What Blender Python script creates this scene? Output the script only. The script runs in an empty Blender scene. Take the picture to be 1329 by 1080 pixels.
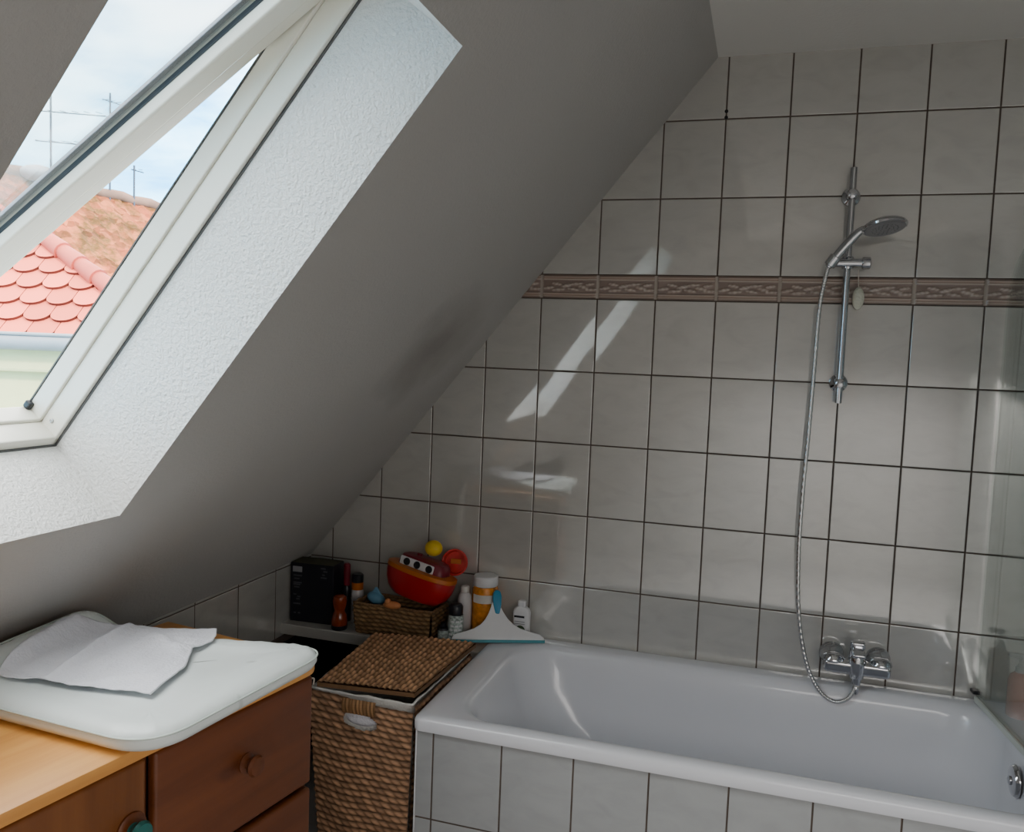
import bpy, bmesh, math, random
from math import sin, cos, pi, radians, sqrt, exp
from mathutils import Vector, Matrix
random.seed(7)
scene = bpy.context.scene
col = scene.collection

# ------------------------------------------------------------------ materials
def newmat(name):
    m = bpy.data.materials.new(name); m.use_nodes = True
    nt = m.node_tree; nt.nodes.clear()
    out = nt.nodes.new('ShaderNodeOutputMaterial')
    b = nt.nodes.new('ShaderNodeBsdfPrincipled')
    nt.links.new(b.outputs[0], out.inputs[0])
    return m, nt, b, out

def N(nt, t, **kw):
    n = nt.nodes.new('ShaderNode' + t)
    for k, v in kw.items():
        if k in n.inputs.keys(): n.inputs[k].default_value = v
        else: setattr(n, k, v)
    return n

def ramp(nt, fac, stops):
    r = nt.nodes.new('ShaderNodeValToRGB'); e = r.color_ramp.elements
    while len(e) < len(stops): e.new(0.5)
    for el, (p, c) in zip(e, stops):
        el.position = p; el.color = (c[0], c[1], c[2], 1)
    nt.links.new(fac, r.inputs[0]); return r

def M(name, c, rough=.5, metal=0, spec=.5, coat=0, var=.06, vscale=8, bump=0, bscale=60, trans=0, ior=1.45, sss=0, coords='Object', stretch=(1, 1, 1), rvar=0):
    m, nt, b, out = newmat(name)
    tc = N(nt, 'TexCoord'); mp = N(nt, 'Mapping'); mp.inputs['Scale'].default_value = stretch
    nt.links.new(tc.outputs[coords], mp.inputs[0])
    nz = N(nt, 'TexNoise', Scale=vscale, Detail=4.0)
    nt.links.new(mp.outputs[0], nz.inputs['Vector'])
    lo = [max(0, x * (1 - var)) for x in c]; hi = [min(1, x * (1 + var)) for x in c]
    r = ramp(nt, nz.outputs[0], [(.3, lo), (.7, hi)])
    nt.links.new(r.outputs[0], b.inputs['Base Color'])
    b.inputs['Roughness'].default_value = rough; b.inputs['Metallic'].default_value = metal
    b.inputs['Specular IOR Level'].default_value = spec; b.inputs['Coat Weight'].default_value = coat
    b.inputs['Coat Roughness'].default_value = .05
    b.inputs['Transmission Weight'].default_value = trans; b.inputs['IOR'].default_value = ior
    b.inputs['Subsurface Weight'].default_value = sss
    if bump:
        n2 = N(nt, 'TexNoise', Scale=bscale, Detail=5.0); nt.links.new(mp.outputs[0], n2.inputs['Vector'])
        bp = N(nt, 'Bump', Strength=bump, Distance=.01); nt.links.new(n2.outputs[0], bp.inputs['Height'])
        nt.links.new(bp.outputs[0], b.inputs['Normal'])
    return m

def attr_mat(name, rough=.6, spec=.4, coat=0):
    m, nt, b, out = newmat(name)
    a = N(nt, 'Attribute', attribute_name='Col')
    nt.links.new(a.outputs['Color'], b.inputs['Base Color'])
    b.inputs['Roughness'].default_value = rough; b.inputs['Specular IOR Level'].default_value = spec
    b.inputs['Coat Weight'].default_value = coat; b.inputs['Coat Roughness'].default_value = .05
    return m

def wood_mat(name, c1, c2, axis):
    m, nt, b, out = newmat(name)
    tc = N(nt, 'TexCoord'); mp = N(nt, 'Mapping')
    s = [22, 22, 22]; s[axis] = 1.3; mp.inputs['Scale'].default_value = s
    nt.links.new(tc.outputs['Object'], mp.inputs[0])
    n1 = N(nt, 'TexNoise', Scale=1.0, Detail=6.0, Roughness=.6, Distortion=.6); nt.links.new(mp.outputs[0], n1.inputs['Vector'])
    mid = [(x + y) / 2 for x, y in zip(c1, c2)]
    r = ramp(nt, n1.outputs[0], [(.28, c1), (.5, mid), (.72, c2)])
    # knots
    mp2 = N(nt, 'Mapping'); s2 = [9, 9, 9]; s2[axis] = 4.5; mp2.inputs['Scale'].default_value = s2
    nt.links.new(tc.outputs['Object'], mp2.inputs[0])
    v = N(nt, 'TexVoronoi', Scale=.55); nt.links.new(mp2.outputs[0], v.inputs['Vector'])
    kr = ramp(nt, v.outputs['Distance'], [(.0, (.18, .07, .03)), (.07, (.45, .3, .2)), (.12, (1, 1, 1))])
    mx = N(nt, 'Mix', data_type='RGBA', blend_type='MULTIPLY'); mx.inputs[0].default_value = .55
    nt.links.new(r.outputs[0], mx.inputs[6]); nt.links.new(kr.outputs[0], mx.inputs[7])
    nt.links.new(mx.outputs[2], b.inputs['Base Color'])
    b.inputs['Roughness'].default_value = .42
    bp = N(nt, 'Bump', Strength=.12, Distance=.004); nt.links.new(n1.outputs[0], bp.inputs['Height']); nt.links.new(bp.outputs[0], b.inputs['Normal'])
    return m

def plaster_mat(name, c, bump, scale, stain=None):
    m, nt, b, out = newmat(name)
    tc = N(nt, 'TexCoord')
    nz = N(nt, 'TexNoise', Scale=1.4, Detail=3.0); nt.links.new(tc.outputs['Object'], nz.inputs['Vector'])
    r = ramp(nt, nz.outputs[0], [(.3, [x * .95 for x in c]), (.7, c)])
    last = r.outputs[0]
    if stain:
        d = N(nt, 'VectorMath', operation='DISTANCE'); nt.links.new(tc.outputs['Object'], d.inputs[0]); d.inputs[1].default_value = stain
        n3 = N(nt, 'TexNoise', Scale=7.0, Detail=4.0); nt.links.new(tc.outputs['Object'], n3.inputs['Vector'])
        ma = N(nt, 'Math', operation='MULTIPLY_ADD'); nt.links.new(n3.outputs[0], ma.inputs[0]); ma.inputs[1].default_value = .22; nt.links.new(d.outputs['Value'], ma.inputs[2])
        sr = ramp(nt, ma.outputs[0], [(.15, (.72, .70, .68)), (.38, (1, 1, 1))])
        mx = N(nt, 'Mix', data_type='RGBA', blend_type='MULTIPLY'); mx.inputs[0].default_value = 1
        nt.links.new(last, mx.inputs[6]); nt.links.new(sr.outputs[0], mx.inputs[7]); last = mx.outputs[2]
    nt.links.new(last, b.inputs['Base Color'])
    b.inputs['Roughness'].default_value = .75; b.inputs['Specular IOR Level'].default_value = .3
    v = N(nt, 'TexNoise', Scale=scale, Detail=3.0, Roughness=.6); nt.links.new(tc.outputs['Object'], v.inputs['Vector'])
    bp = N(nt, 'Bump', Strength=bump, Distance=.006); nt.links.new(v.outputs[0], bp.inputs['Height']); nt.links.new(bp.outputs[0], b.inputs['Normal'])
    return m

def tile_mat(name, c, rough=.045, ior=None):
    m, nt, b, out = newmat(name)
    tc = N(nt, 'TexCoord'); mp = N(nt, 'Mapping'); mp.inputs['Scale'].default_value = (1.2, 1.2, 2.6); mp.inputs['Rotation'].default_value = (0, .5, 0)
    nt.links.new(tc.outputs['Object'], mp.inputs[0])
    nz = N(nt, 'TexNoise', Scale=7.0, Detail=5.0, Roughness=.55, Distortion=.8); nt.links.new(mp.outputs[0], nz.inputs['Vector'])
    r = ramp(nt, nz.outputs[0], [(.3, [x * .93 for x in c]), (.5, c), (.72, [min(1, x * 1.05) for x in c])])
    nt.links.new(r.outputs[0], b.inputs['Base Color'])
    b.inputs['Roughness'].default_value = .5; b.inputs['Specular IOR Level'].default_value = .3
    b.inputs['Coat Weight'].default_value = 1; b.inputs['Coat Roughness'].default_value = rough; b.inputs['Coat IOR'].default_value = ior or TILE_IOR
    bp = N(nt, 'Bump', Strength=.05, Distance=.002); nt.links.new(nz.outputs[0], bp.inputs['Height'])
    nt.links.new(bp.outputs[0], b.inputs['Normal'])
    return m

def glass_mat(name, tint, refl=.06):
    m, nt, b, out = newmat(name); nt.nodes.remove(b)
    t = N(nt, 'BsdfTransparent'); t.inputs[0].default_value = (*tint, 1)
    g = N(nt, 'BsdfGlossy', Roughness=.02)
    f = N(nt, 'LayerWeight', Blend=.25); mx = N(nt, 'MixShader')
    mu = N(nt, 'Math', operation='MULTIPLY'); mu.inputs[1].default_value = .55; nt.links.new(f.outputs['Fresnel'], mu.inputs[0])
    nt.links.new(mu.outputs[0], mx.inputs[0]); nt.links.new(t.outputs[0], mx.inputs[1]); nt.links.new(g.outputs[0], mx.inputs[2])
    nt.links.new(mx.outputs[0], out.inputs[0]); return m

TILE_IOR = 2.8
SKY = 9.5
mt = {}
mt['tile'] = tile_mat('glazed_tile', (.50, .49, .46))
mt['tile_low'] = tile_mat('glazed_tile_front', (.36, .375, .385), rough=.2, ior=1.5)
mt['grout'] = M('grout', (.12, .095, .08), .9, spec=.1, var=.15, vscale=30)
mt['border'] = attr_mat('border_tile', .22, .5, .6)
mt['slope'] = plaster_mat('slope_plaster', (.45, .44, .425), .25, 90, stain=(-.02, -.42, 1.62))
mt['ceil'] = plaster_mat('ceiling_plaster', (.74, .73, .70), .2, 90)
mt['reveal'] = plaster_mat('rough_white_plaster', (.69, .685, .67), 1.0, 105)
mt['wall'] = plaster_mat('white_wall_paint', (.66, .65, .63), .15, 80)
mt['dark'] = M('shade_black', (.012, .012, .014), .9, spec=.1)  # near-black painted for the shade under the ledge and behind drawers
mt['floor'] = M('floor_tile', (.46, .455, .45), .5, spec=.3)
mt['frame'] = M('white_window_lacquer', (.75, .73, .65), .32, var=.02)
mt['frame2'] = M('cream_window_lacquer', (.72, .70, .62), .35, var=.02)
mt['black'] = M('black_rubber', (.01, .01, .012), .5)
mt['alu'] = M('grey_aluminium', (.40, .40, .45), .5, metal=.1)
mt['pane'] = glass_mat('window_glass', (.97, .985, .98))
mt['screenglass'] = glass_mat('green_tinted_glass', (.955, .982, .968))
mt['chrome'] = M('chrome', (.56, .57, .60), .08, metal=1, var=.02)
mt['chrome_rough'] = M('brushed_hose_metal', (.68, .68, .68), .22, metal=1, var=.05, vscale=300)
mt['steel'] = M('screw_steel', (.4, .4, .4), .3, metal=1)
mt['enamel'] = M('white_enamel', (.72, .735, .79), .2, coat=.3, var=.01, spec=.5)
mt['pine_lit'] = wood_mat('pine_lit', (.58, .24, .05), (.76, .37, .095), 1)  # one pine: top painted in lit tone, fronts below in shaded tone
mt['pine_shade_h'] = wood_mat('pine_drawer_shaded', (.105, .026, .005), (.165, .045, .010), 1)
mt['pine_shade_v'] = wood_mat('pine_door_shaded', (.15, .046, .010), (.23, .080, .019), 2)
mt['teal'] = M('teal_paint', (.02, .13, .115), .35)
mt['matfoil'] = M('white_wipeable_foil', (.74, .79, .78), .28, var=.04, vscale=5, bump=.06, bscale=12)
mt['cloth'] = M('white_muslin', (.73, .73, .79), .9, spec=.1, var=.03, bump=.35, bscale=160)
mt['piping'] = M('pale_green_piping', (.60, .66, .62), .4)
mt['grass'] = attr_mat('woven_seagrass', .62, .35)
mt['liner'] = M('white_cotton_liner', (.66, .65, .62), .9, spec=.1, bump=.3, bscale=120)
mt['cord'] = M('cotton_cord', (.60, .55, .48), .9)
mt['white'] = M('white_plastic', (.70, .70, .72), .3)
mt['tealblade'] = M('teal_rubber', (.015, .22, .27), .4)
mt['bluegrip'] = M('blue_grip', (.03, .25, .42), .4)
mt['red'] = M('red_plastic', (.40, .008, .012), .28)
mt['darkred'] = M('dark_red_plastic', (.17, .008, .02), .35)
mt['orange'] = M('orange_plastic', (.50, .13, .01), .35)
mt['yellow'] = M('yellow_plastic', (.75, .50, .01), .4, sss=.1)
mt['redclear'] = M('translucent_red_plastic', (.62, .035, .03), .25, var=.3, vscale=20)
mt['bluetoy'] = M('blue_plastic', (.12, .30, .45), .45)
mt['peach'] = M('peach_plastic', (.62, .24, .09), .5)
mt['honey'] = M('orange_salt_filled_plastic', (.62, .22, .02), .25, var=.35, vscale=45)
mt['label'] = M('pale_label', (.68, .66, .62), .55, var=.08)
mt['labelgrey'] = M('grey_green_label', (.36, .42, .40), .5, var=.6, vscale=110)
mt['blackcap'] = M('black_plastic', (.012, .013, .018), .3)
mt['blackbox'] = M('black_carton', (.008, .008, .014), .45)
mt['boxtop'] = M('olive_carton', (.06, .055, .025), .6)
mt['print'] = M('pale_print', (.32, .32, .34), .6)
mt['printdim'] = M('dim_print', (.09, .09, .10), .6)
mt['amber'] = M('amber_plastic', (.26, .04, .010), .18, coat=.4, var=.35, vscale=25)
mt['greybottle'] = M('silver_grey_plastic', (.55, .53, .54), .35)
mt['greenprint'] = M('dark_green_print', (.05, .085, .03), .5, var=.4, vscale=200)
mt['pink'] = M('pink_soap', (.62, .30, .24), .25, coat=.4)
mt['clearpump'] = M('pale_pump_plastic', (.60, .58, .55), .3)
mt['pumice'] = M('pale_soap', (.74, .75, .64), .8, bump=.5, bscale=150)
mt['facade'] = M('cream_render', (.46, .42, .20), .9, var=.05, bump=.2, bscale=12)
mt['rooftile'] = attr_mat('red_scale_tile', .75, .2)
mt['ridge'] = M('red_ridge_tile', (.38, .062, .036), .7, var=.12, vscale=6)
mt['zinc'] = M('zinc_gutter', (.20, .21, .22), .5, metal=.2)
mt['ground'] = M('grey_paving', (.20, .20, .19), .9)
mt['antenna'] = M('antenna_metal', (.05, .055, .07), .5, metal=.5)

def far_roof_mat():
    m, nt, b, out = newmat('weathered_roof_tiles')
    tc = N(nt, 'TexCoord')
    n1 = N(nt, 'TexNoise', Scale=1.6, Detail=8.0, Roughness=.7); nt.links.new(tc.outputs['Object'], n1.inputs['Vector'])
    n2 = N(nt, 'TexVoronoi', Scale=7.0); nt.links.new(tc.outputs['Object'], n2.inputs['Vector'])
    r1 = ramp(nt, n1.outputs[0], [(.35, (.36, .085, .040)), (.48, (.27, .085, .035)), (.58, (.09, .050, .015)), (.7, (.27, .085, .045))])
    r2 = ramp(nt, n2.outputs['Color'], [(.1, (.45, .4, .35)), (.9, (1.3, 1.2, 1.1))])
    mx = N(nt, 'Mix', data_type='RGBA', blend_type='MULTIPLY'); mx.inputs[0].default_value = .9
    nt.links.new(r1.outputs[0], mx.inputs[6]); nt.links.new(r2.outputs[0], mx.inputs[7])
    nt.links.new(mx.outputs[2], b.inputs['Base Color']); b.inputs['Roughness'].default_value = .85; b.inputs['Specular IOR Level'].default_value = .1
    bp = N(nt, 'Bump', Strength=.6, Distance=.1); nt.links.new(n2.outputs['Distance'], bp.inputs['Height']); nt.links.new(bp.outputs[0], b.inputs['Normal'])
    return m
mt['farroof'] = far_roof_mat()

# ------------------------------------------------------------------ object helpers
def thing(name, label, cat, loc=(0, 0, 0), rotz=0, group=None, kind=None):
    o = bpy.data.objects.new(name, None); col.objects.link(o)
    o.location = loc; o.rotation_euler = (0, 0, rotz); o.empty_display_size = .05
    if label: o['label'] = label
    if cat: o['category'] = cat
    if group: o['group'] = group
    if kind: o['kind'] = kind
    return o

def tag(o, label, cat, group=None, kind=None):
    o['label'] = label; o['category'] = cat
    if group: o['group'] = group
    if kind: o['kind'] = kind
    return o

def wm(o):
    m = Matrix.Translation(o.location) @ o.rotation_euler.to_matrix().to_4x4()
    return wm(o.parent) @ m if o.parent else m

def part(name, bm, mat, parent=None, smooth=False, local=False, kind=None, base=None, label=None):
    """link bm as one mesh; vertices are in world coordinates unless local"""
    me = bpy.data.meshes.new(name)
    o = bpy.data.objects.new(name, me)
    if parent is not None:
        if not local: bm.transform(wm(parent).inverted())
    elif base is not None:
        bm.transform(Matrix.Translation(-Vector(base))); o.location = base
    bmesh.ops.recalc_face_normals(bm, faces=bm.faces[:]) if not getattr(bm, 'tags', None) and kind != 'keep' else None
    bm.to_mesh(me); bm.free()
    for p in me.polygons: p.use_smooth = bool(smooth)
    if isinstance(smooth, float):
        me.set_sharp_from_angle(angle=smooth)
    for m in (mat if isinstance(mat, (list, tuple)) else [mat]): me.materials.append(m)
    col.objects.link(o)
    if parent is not None: o.parent = parent
    if kind and kind != 'keep': o['kind'] = kind
    if label: o['label'] = label
    return o
SM = radians(38)

def box(bm, lo, hi, bev=0, seg=2, mtx=None):
    vs = [Vector((x, y, z)) for x in (lo[0], hi[0]) for y in (lo[1], hi[1]) for z in (lo[2], hi[2])]
    b = bmesh.new(); V = [b.verts.new(v) for v in vs]
    for f in ((0, 1, 3, 2), (4, 6, 7, 5), (0, 4, 5, 1), (2, 3, 7, 6), (0, 2, 6, 4), (1, 5, 7, 3)): b.faces.new([V[i] for i in f])
    if bev: bmesh.ops.bevel(b, geom=b.edges[:], offset=bev, segments=seg, profile=.5, affect='EDGES', clamp_overlap=True)
    if mtx: b.transform(mtx)
    merge(bm, b); return bm

def merge(bm, b):
    mp = {}
    for v in b.verts: mp[v] = bm.verts.new(v.co)
    out = []
    for f in b.faces:
        try: g = bm.faces.new([mp[v] for v in f.verts]); g.material_index = f.material_index; out.append(g)
        except ValueError: pass
    b.free(); return out

def lathe(bm, prof, seg=32, mtx=None, cap=True):
    """prof: list of (r,z); axis z"""
    b = bmesh.new(); rings = []
    for r, z in prof:
        if r < 1e-6: rings.append([b.verts.new((0, 0, z))])
        else: rings.append([b.verts.new((r * cos(2 * pi * k / seg), r * sin(2 * pi * k / seg), z)) for k in range(seg)])
    for a, c in zip(rings, rings[1:]):
        for k in range(seg):
            k2 = (k + 1) % seg
            if len(a) == 1 and len(c) == 1: continue
            if len(a) == 1: b.faces.new((a[0], c[k2], c[k]))
            elif len(c) == 1: b.faces.new((a[k], a[k2], c[0]))
            else: b.faces.new((a[k], a[k2], c[k2], c[k]))
    if cap:
        if len(rings[0]) > 1: b.faces.new(rings[0][::-1])
        if len(rings[-1]) > 1: b.faces.new(rings[-1])
    if mtx: b.transform(mtx)
    merge(bm, b); return bm

def aim(p, d, up=(0, 0, 1)):
    """matrix placing local z along d at p"""
    d = Vector(d).normalized(); u = Vector(up)
    if abs(d.dot(u)) > .98: u = Vector((0, 1, 0))
    x = u.cross(d).normalized(); y = d.cross(x)
    m = Matrix((x, y, d)).transposed().to_4x4(); m.translation = Vector(p); return m

def catmull(pts, n=8):
    P = [Vector(p) for p in pts]; P = [P[0] * 2 - P[1]] + P + [P[-1] * 2 - P[-2]]
    out = []
    for i in range(1, len(P) - 2):
        a, b, c, d = P[i - 1:i + 3]
        for k in range(n):
            t = k / n
            out.append(.5 * ((2 * b) + (c - a) * t + (2 * a - 5 * b + 4 * c - d) * t * t + (3 * b - a - 3 * c + d) * t ** 3))
    out.append(P[-2]); return out

def tube(bm, pts, r, seg=10, rad=None, cap=True):
    pts = [Vector(p) for p in pts]; rings = []
    t0 = (pts[1] - pts[0]).normalized(); n = t0.orthogonal().normalized()
    for i, p in enumerate(pts):
        t = (pts[min(i + 1, len(pts) - 1)] - pts[max(i - 1, 0)]).normalized()
        n = (n - t * n.dot(t)).normalized(); bi = t.cross(n)
        rr = rad(i / (len(pts) - 1)) if rad else r
        rings.append([bm.verts.new(p + (n * cos(2 * pi * k / seg) + bi * sin(2 * pi * k / seg)) * rr) for k in range(seg)])
    for a, c in zip(rings, rings[1:]):
        for k in range(seg): bm.faces.new((a[k], a[(k + 1) % seg], c[(k + 1) % seg], c[k]))
    if cap: bm.faces.new(rings[0][::-1]); bm.faces.new(rings[-1])
    return bm

def prism(bm, pts, depth, mtx=None, bev=0):
    """pts 2d polygon in xy, extruded along z by depth"""
    b = bmesh.new(); f = b.faces.new([b.verts.new((x, y, 0)) for x, y in pts])
    r = bmesh.ops.extrude_face_region(b, geom=[f])
    bmesh.ops.translate(b, verts=[v for v in r['geom'] if isinstance(v, bmesh.types.BMVert)], vec=(0, 0, depth))
    if bev: bmesh.ops.bevel(b, geom=b.edges[:], offset=bev, segments=2, profile=.5, affect='EDGES', clamp_overlap=True)
    if mtx: b.transform(mtx)
    merge(bm, b); return bm

def rrect(x0, x1, y0, y1, r, n=8):
    pts = []
    for cx, cy, a in ((x1 - r, y1 - r, 0), (x0 + r, y1 - r, 90), (x0 + r, y0 + r, 180), (x1 - r, y0 + r, 270)):
        for k in range(n + 1):
            t = radians(a + 90 * k / n); pts.append((cx + r * cos(t), cy + r * sin(t)))
    return pts

def loft(bm, rings, cap0=True, cap1=True):
    R = [[bm.verts.new(p) for p in ring] for ring in rings]; n = len(R[0])
    for a, c in zip(R, R[1:]):
        for k in range(n): bm.faces.new((a[k], a[(k + 1) % n], c[(k + 1) % n], c[k]))
    if cap0: bm.faces.new(R[0][::-1])
    if cap1: bm.faces.new(R[-1])
    return bm

def quad(bm, *ps):
    return bm.faces.new([bm.verts.new(p) for p in ps])

def ss(t):
    t = max(0, min(1, t)); return t * t * (3 - 2 * t)

# ------------------------------------------------------------------ camera
cam = bpy.data.cameras.new('camera'); co = bpy.data.objects.new('camera', cam); col.objects.link(co)
yaw, pit, rol = -0.292573811, -0.0743671674, 0.0388709465
CAM = Vector((.97218464, -2.87094974, 1.61004559))
fw = Vector((sin(yaw) * cos(pit), cos(yaw) * cos(pit), sin(pit)))
rr = Vector((cos(yaw), -sin(yaw), 0)); uu = rr.cross(fw)
r2 = rr * cos(rol) + uu * sin(rol); u2 = uu * cos(rol) - rr * sin(rol)
mm = Matrix((r2, u2, -fw)).transposed().to_4x4(); mm.translation = CAM
co.matrix_world = mm
cam.sensor_width = 36; cam.lens = 1082.20957 / 1329 * 36; cam.clip_start = .05; cam.clip_end = 300
scene.camera = co

# ------------------------------------------------------------------ world: bright overcast sky with blue gaps
w = bpy.data.worlds.new('sky'); scene.world = w; w.use_nodes = True
nt = w.node_tree; nt.nodes.clear()
wo = nt.nodes.new('ShaderNodeOutputWorld'); bg = nt.nodes.new('ShaderNodeBackground')
tc = nt.nodes.new('ShaderNodeTexCoord'); mp = nt.nodes.new('ShaderNodeMapping'); mp.inputs['Scale'].default_value = (2.4, 2.4, 7.5); mp.inputs['Location'].default_value = (.55, .25, .35)
nt.links.new(tc.outputs['Generated'], mp.inputs[0])
nz = N(nt, 'TexNoise', Scale=1.7, Detail=7.0, Roughness=.55, Distortion=.3); nt.links.new(mp.outputs[0], nz.inputs['Vector'])
cr = ramp(nt, nz.outputs[0], [(.36, (.05, .28, .58)), (.45, (.18, .48, .72)), (.54, (.38, .68, .86)), (.70, (.62, .85, .96))])
sx = N(nt, 'SeparateXYZ'); nt.links.new(tc.outputs['Generated'], sx.inputs[0])
hi = ramp(nt, nz.outputs[0], [(.36, (.80, .83, .86)), (.6, (1, .975, .94))])
mr = N(nt, 'MapRange'); nt.links.new(sx.outputs[2], mr.inputs[0]); mr.inputs[1].default_value = .24; mr.inputs[2].default_value = .55
mxs = N(nt, 'Mix', data_type='RGBA'); nt.links.new(mr.outputs[0], mxs.inputs[0]); nt.links.new(cr.outputs[0], mxs.inputs[6]); nt.links.new(hi.outputs[0], mxs.inputs[7])
nt.links.new(mxs.outputs[2], bg.inputs[0]); bg.inputs[1].default_value = SKY
nt.links.new(bg.outputs[0], wo.inputs[0])

# ------------------------------------------------------------------ room constants
ZR = 1.5559691; TH = .2546895; HB = .0834070; TW = .2
SX0, SB = -1.3345671, .8065291           # slope: x = SX0 + SB z
KX = -.695; ZC = 2.602; RX = 2.45; RY = -4.3
Us = Vector((SB, 0, 1)).normalized(); Ns = Vector((-1, 0, SB)).normalized()   # up the slope, outward
def SP(s, y, d=0): return Vector((SX0, y, 0)) + Us * s + Ns * d
def sz(z): return z / Us.z
S0, S1 = sz(1.229), sz(2.164); WY0, WY1 = -2.101, -1.41
SK, SC = sz((KX - SX0) / SB), sz(ZC)

# ------------------------------------------------------------------ tiles
def tile_field(bm, org, U, V, Nn, rects, g=.004, n=6, seed=1, tilt=.004, bulge=.0006, mat_t=0, mat_g=1, grout_rect=None):
    rnd = random.Random(seed)
    org, U, V, Nn = map(Vector, (org, U, V, Nn))
    for (a, b_, c, d) in rects:
        a0, a1, c0, c1 = a + g / 2, b_ - g / 2, c + g / 2, d - g / 2
        if a1 - a0 < .004 or c1 - c0 < .004: continue
        ta, tb = rnd.uniform(-tilt, tilt), rnd.uniform(-tilt, tilt)
        b1, b2 = bulge * rnd.uniform(.6, 1.3), bulge * rnd.uniform(.6, 1.3)
        e = min(.003, (a1 - a0) / 4, (c1 - c0) / 4)
        us = [a0, a0 + e * .4] + [a0 + e + (a1 - a0 - 2 * e) * k / n for k in range(n + 1)] + [a1 - e * .4, a1]
        vs = [c0, c0 + e * .4] + [c0 + e + (c1 - c0 - 2 * e) * k / n for k in range(n + 1)] + [c1 - e * .4, c1]
        um, vm = (a0 + a1) / 2, (c0 + c1) / 2
        G = []
        for i, u in enumerate(us):
            row = []
            for j, v in enumerate(vs):
                x, y = (u - um) / .1, (v - vm) / .125
                h = .0030 + ta * (u - um) + tb * (v - vm) - b1 * x * x * .5 - b2 * y * y * .5
                k = min(i, j, len(us) - 1 - i, len(vs) - 1 - j)
                h -= (.0014, .0003, 0)[min(k, 2)]
                row.append(bm.verts.new(org + U * u + V * v + Nn * h))
            G.append(row)
        for i in range(len(us) - 1):
            for j in range(len(vs) - 1):
                f = bm.faces.new((G[i][j], G[i + 1][j], G[i + 1][j + 1], G[i][j + 1]))
                f.material_index = mat_g if (i in (0, len(us) - 2) or j in (0, len(vs) - 2)) else mat_t
        a_, b2_ = len(us) - 3, len(vs) - 3
        ring = [((i, 2), (i + 1, 2)) for i in range(2, a_)] + [((i, b2_), (i + 1, b2_)) for i in range(2, a_)] + [((2, j), (2, j + 1)) for j in range(2, b2_)] + [((a_, j), (a_, j + 1)) for j in range(2, b2_)]
        for (i, j), (k, l) in ring:
            ed = bm.edges.get((G[i][j], G[k][l]))
            if ed: ed.smooth = False
    if grout_rect:
        a, b_, c, d = grout_rect
        f = quad(bm, *[org + U * x + V * y for x, y in ((a, c), (b_, c), (b_, d), (a, d))]); f.material_index = mat_g

def cut(bm, co_, no):
    """remove the side of the plane the normal points to"""
    g = bm.verts[:] + bm.edges[:] + bm.faces[:]
    bmesh.ops.bisect_plane(bm, geom=g, plane_co=co_, plane_no=no, clear_outer=True, clear_inner=False, dist=1e-6)

rows = [(ZR - (k + 1) * TH, ZR - k * TH) for k in range(0, 6)]
zb0 = ZR + TH; zb1 = zb0 + HB
rows += [(ZR, zb0), (zb1, zb1 + TH), (zb1 + TH, zb1 + 2 * TH), (zb1 + 2 * TH, zb1 + 3 * TH)]
# back wall, tiled
bm = bmesh.new()
rects = [(i * TW, (i + 1) * TW, z0, z1) for i in range(-4, 13) for z0, z1 in rows]
tile_field(bm, (0, 0, 0), (1, 0, 0), (0, 0, 1), (0, -1, 0), rects, seed=5, tilt=.0028, bulge=.0014, g=.0024, grout_rect=(-.8, RX, 0, 2.75))
cut(bm, SP(1, 0, .01), Ns)
cut(bm, (0, 0, ZC + .01), (0, 0, 1)); cut(bm, (KX - .005, 0, 0), (-1, 0, 0)); cut(bm, (RX, 0, 0), (1, 0, 0))
cut(bm, (0, 0, .53), (0, 0, -1))
wb = part('wall_back', bm, [mt['tile'], mt['grout']], smooth=True, kind='structure')

# relief border, a part of the wall
def leaf(u, v):
    """u 0..1 along one border tile, v -1..1; returns height 0..1"""
    h = 0
    for cx, cy, an, a, b_ in ((.12, -.12, 20, .11, .13), (.27, .22, -25, .10, .12), (.30, -.28, 10, .13, .12), (.45, .08, 30, .11, .14), (.56, -.22, -20, .12, .12),
                              (.62, .25, 12, .12, .11), (.75, -.05, -28, .11, .14), (.86, .2, 20, .09, .12), (.88, -.25, 5, .11, .11)):
        t = radians(an); dx, dy = (u - cx), (v - cy) * .42
        x = dx * cos(t) + dy * sin(t); y = (-dx * sin(t) + dy * cos(t)) / .42
        q = (x / a) ** 2 + (y / b_) ** 2
        if q < 1: h = max(h, (1 - q) ** .5 * (.75 + .25 * cos(x / a * 9)))
    return h
bm = bmesh.new(); cl = bm.loops.layers.float_color.new('Col')
nu, nv = 56, 26
for i in range(-2, 13):
    G = []; Cc = []
    for a in range(nu + 1):
        row = []; rc = []
        for b_ in range(nv + 1):
            u, v = a / nu, b_ / nv * 2 - 1
            av = abs(v); tone = 1.0; h = .002
            if av > .9: h = .004; c = (.22,.155,.125)
            elif av > .80: h = .007; c = (.44,.345,.29)
            elif av > .66: h = .005; c = (.36,.265,.215)
            elif av > .58: h = .008; c = (.55,.45,.385)
            else:
                q = leaf(u, v); h = .002 + .007 * q
                c = tuple(x0 + (x1 - x0) * min(1, q * 1.25) for x0, x1 in zip((.27, .20, .17), (.58, .49, .43)))
            if u < .018 or u > .982: h = .0005; c = (.42, .36, .31)
            row.append(bm.verts.new((i * TW + u * TW, -h, zb0 + .002 + (HB - .004) * b_ / nv))); rc.append(c)
        G.append(row); Cc.append(rc)
    for a in range(nu):
        for b_ in range(nv):
            f = bm.faces.new((G[a][b_], G[a + 1][b_], G[a + 1][b_ + 1], G[a][b_ + 1]))
            for lp, (x, y) in zip(f.loops, ((a, b_), (a + 1, b_), (a + 1, b_ + 1), (a, b_ + 1))): lp[cl] = (*Cc[x][y], 1)
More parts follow.
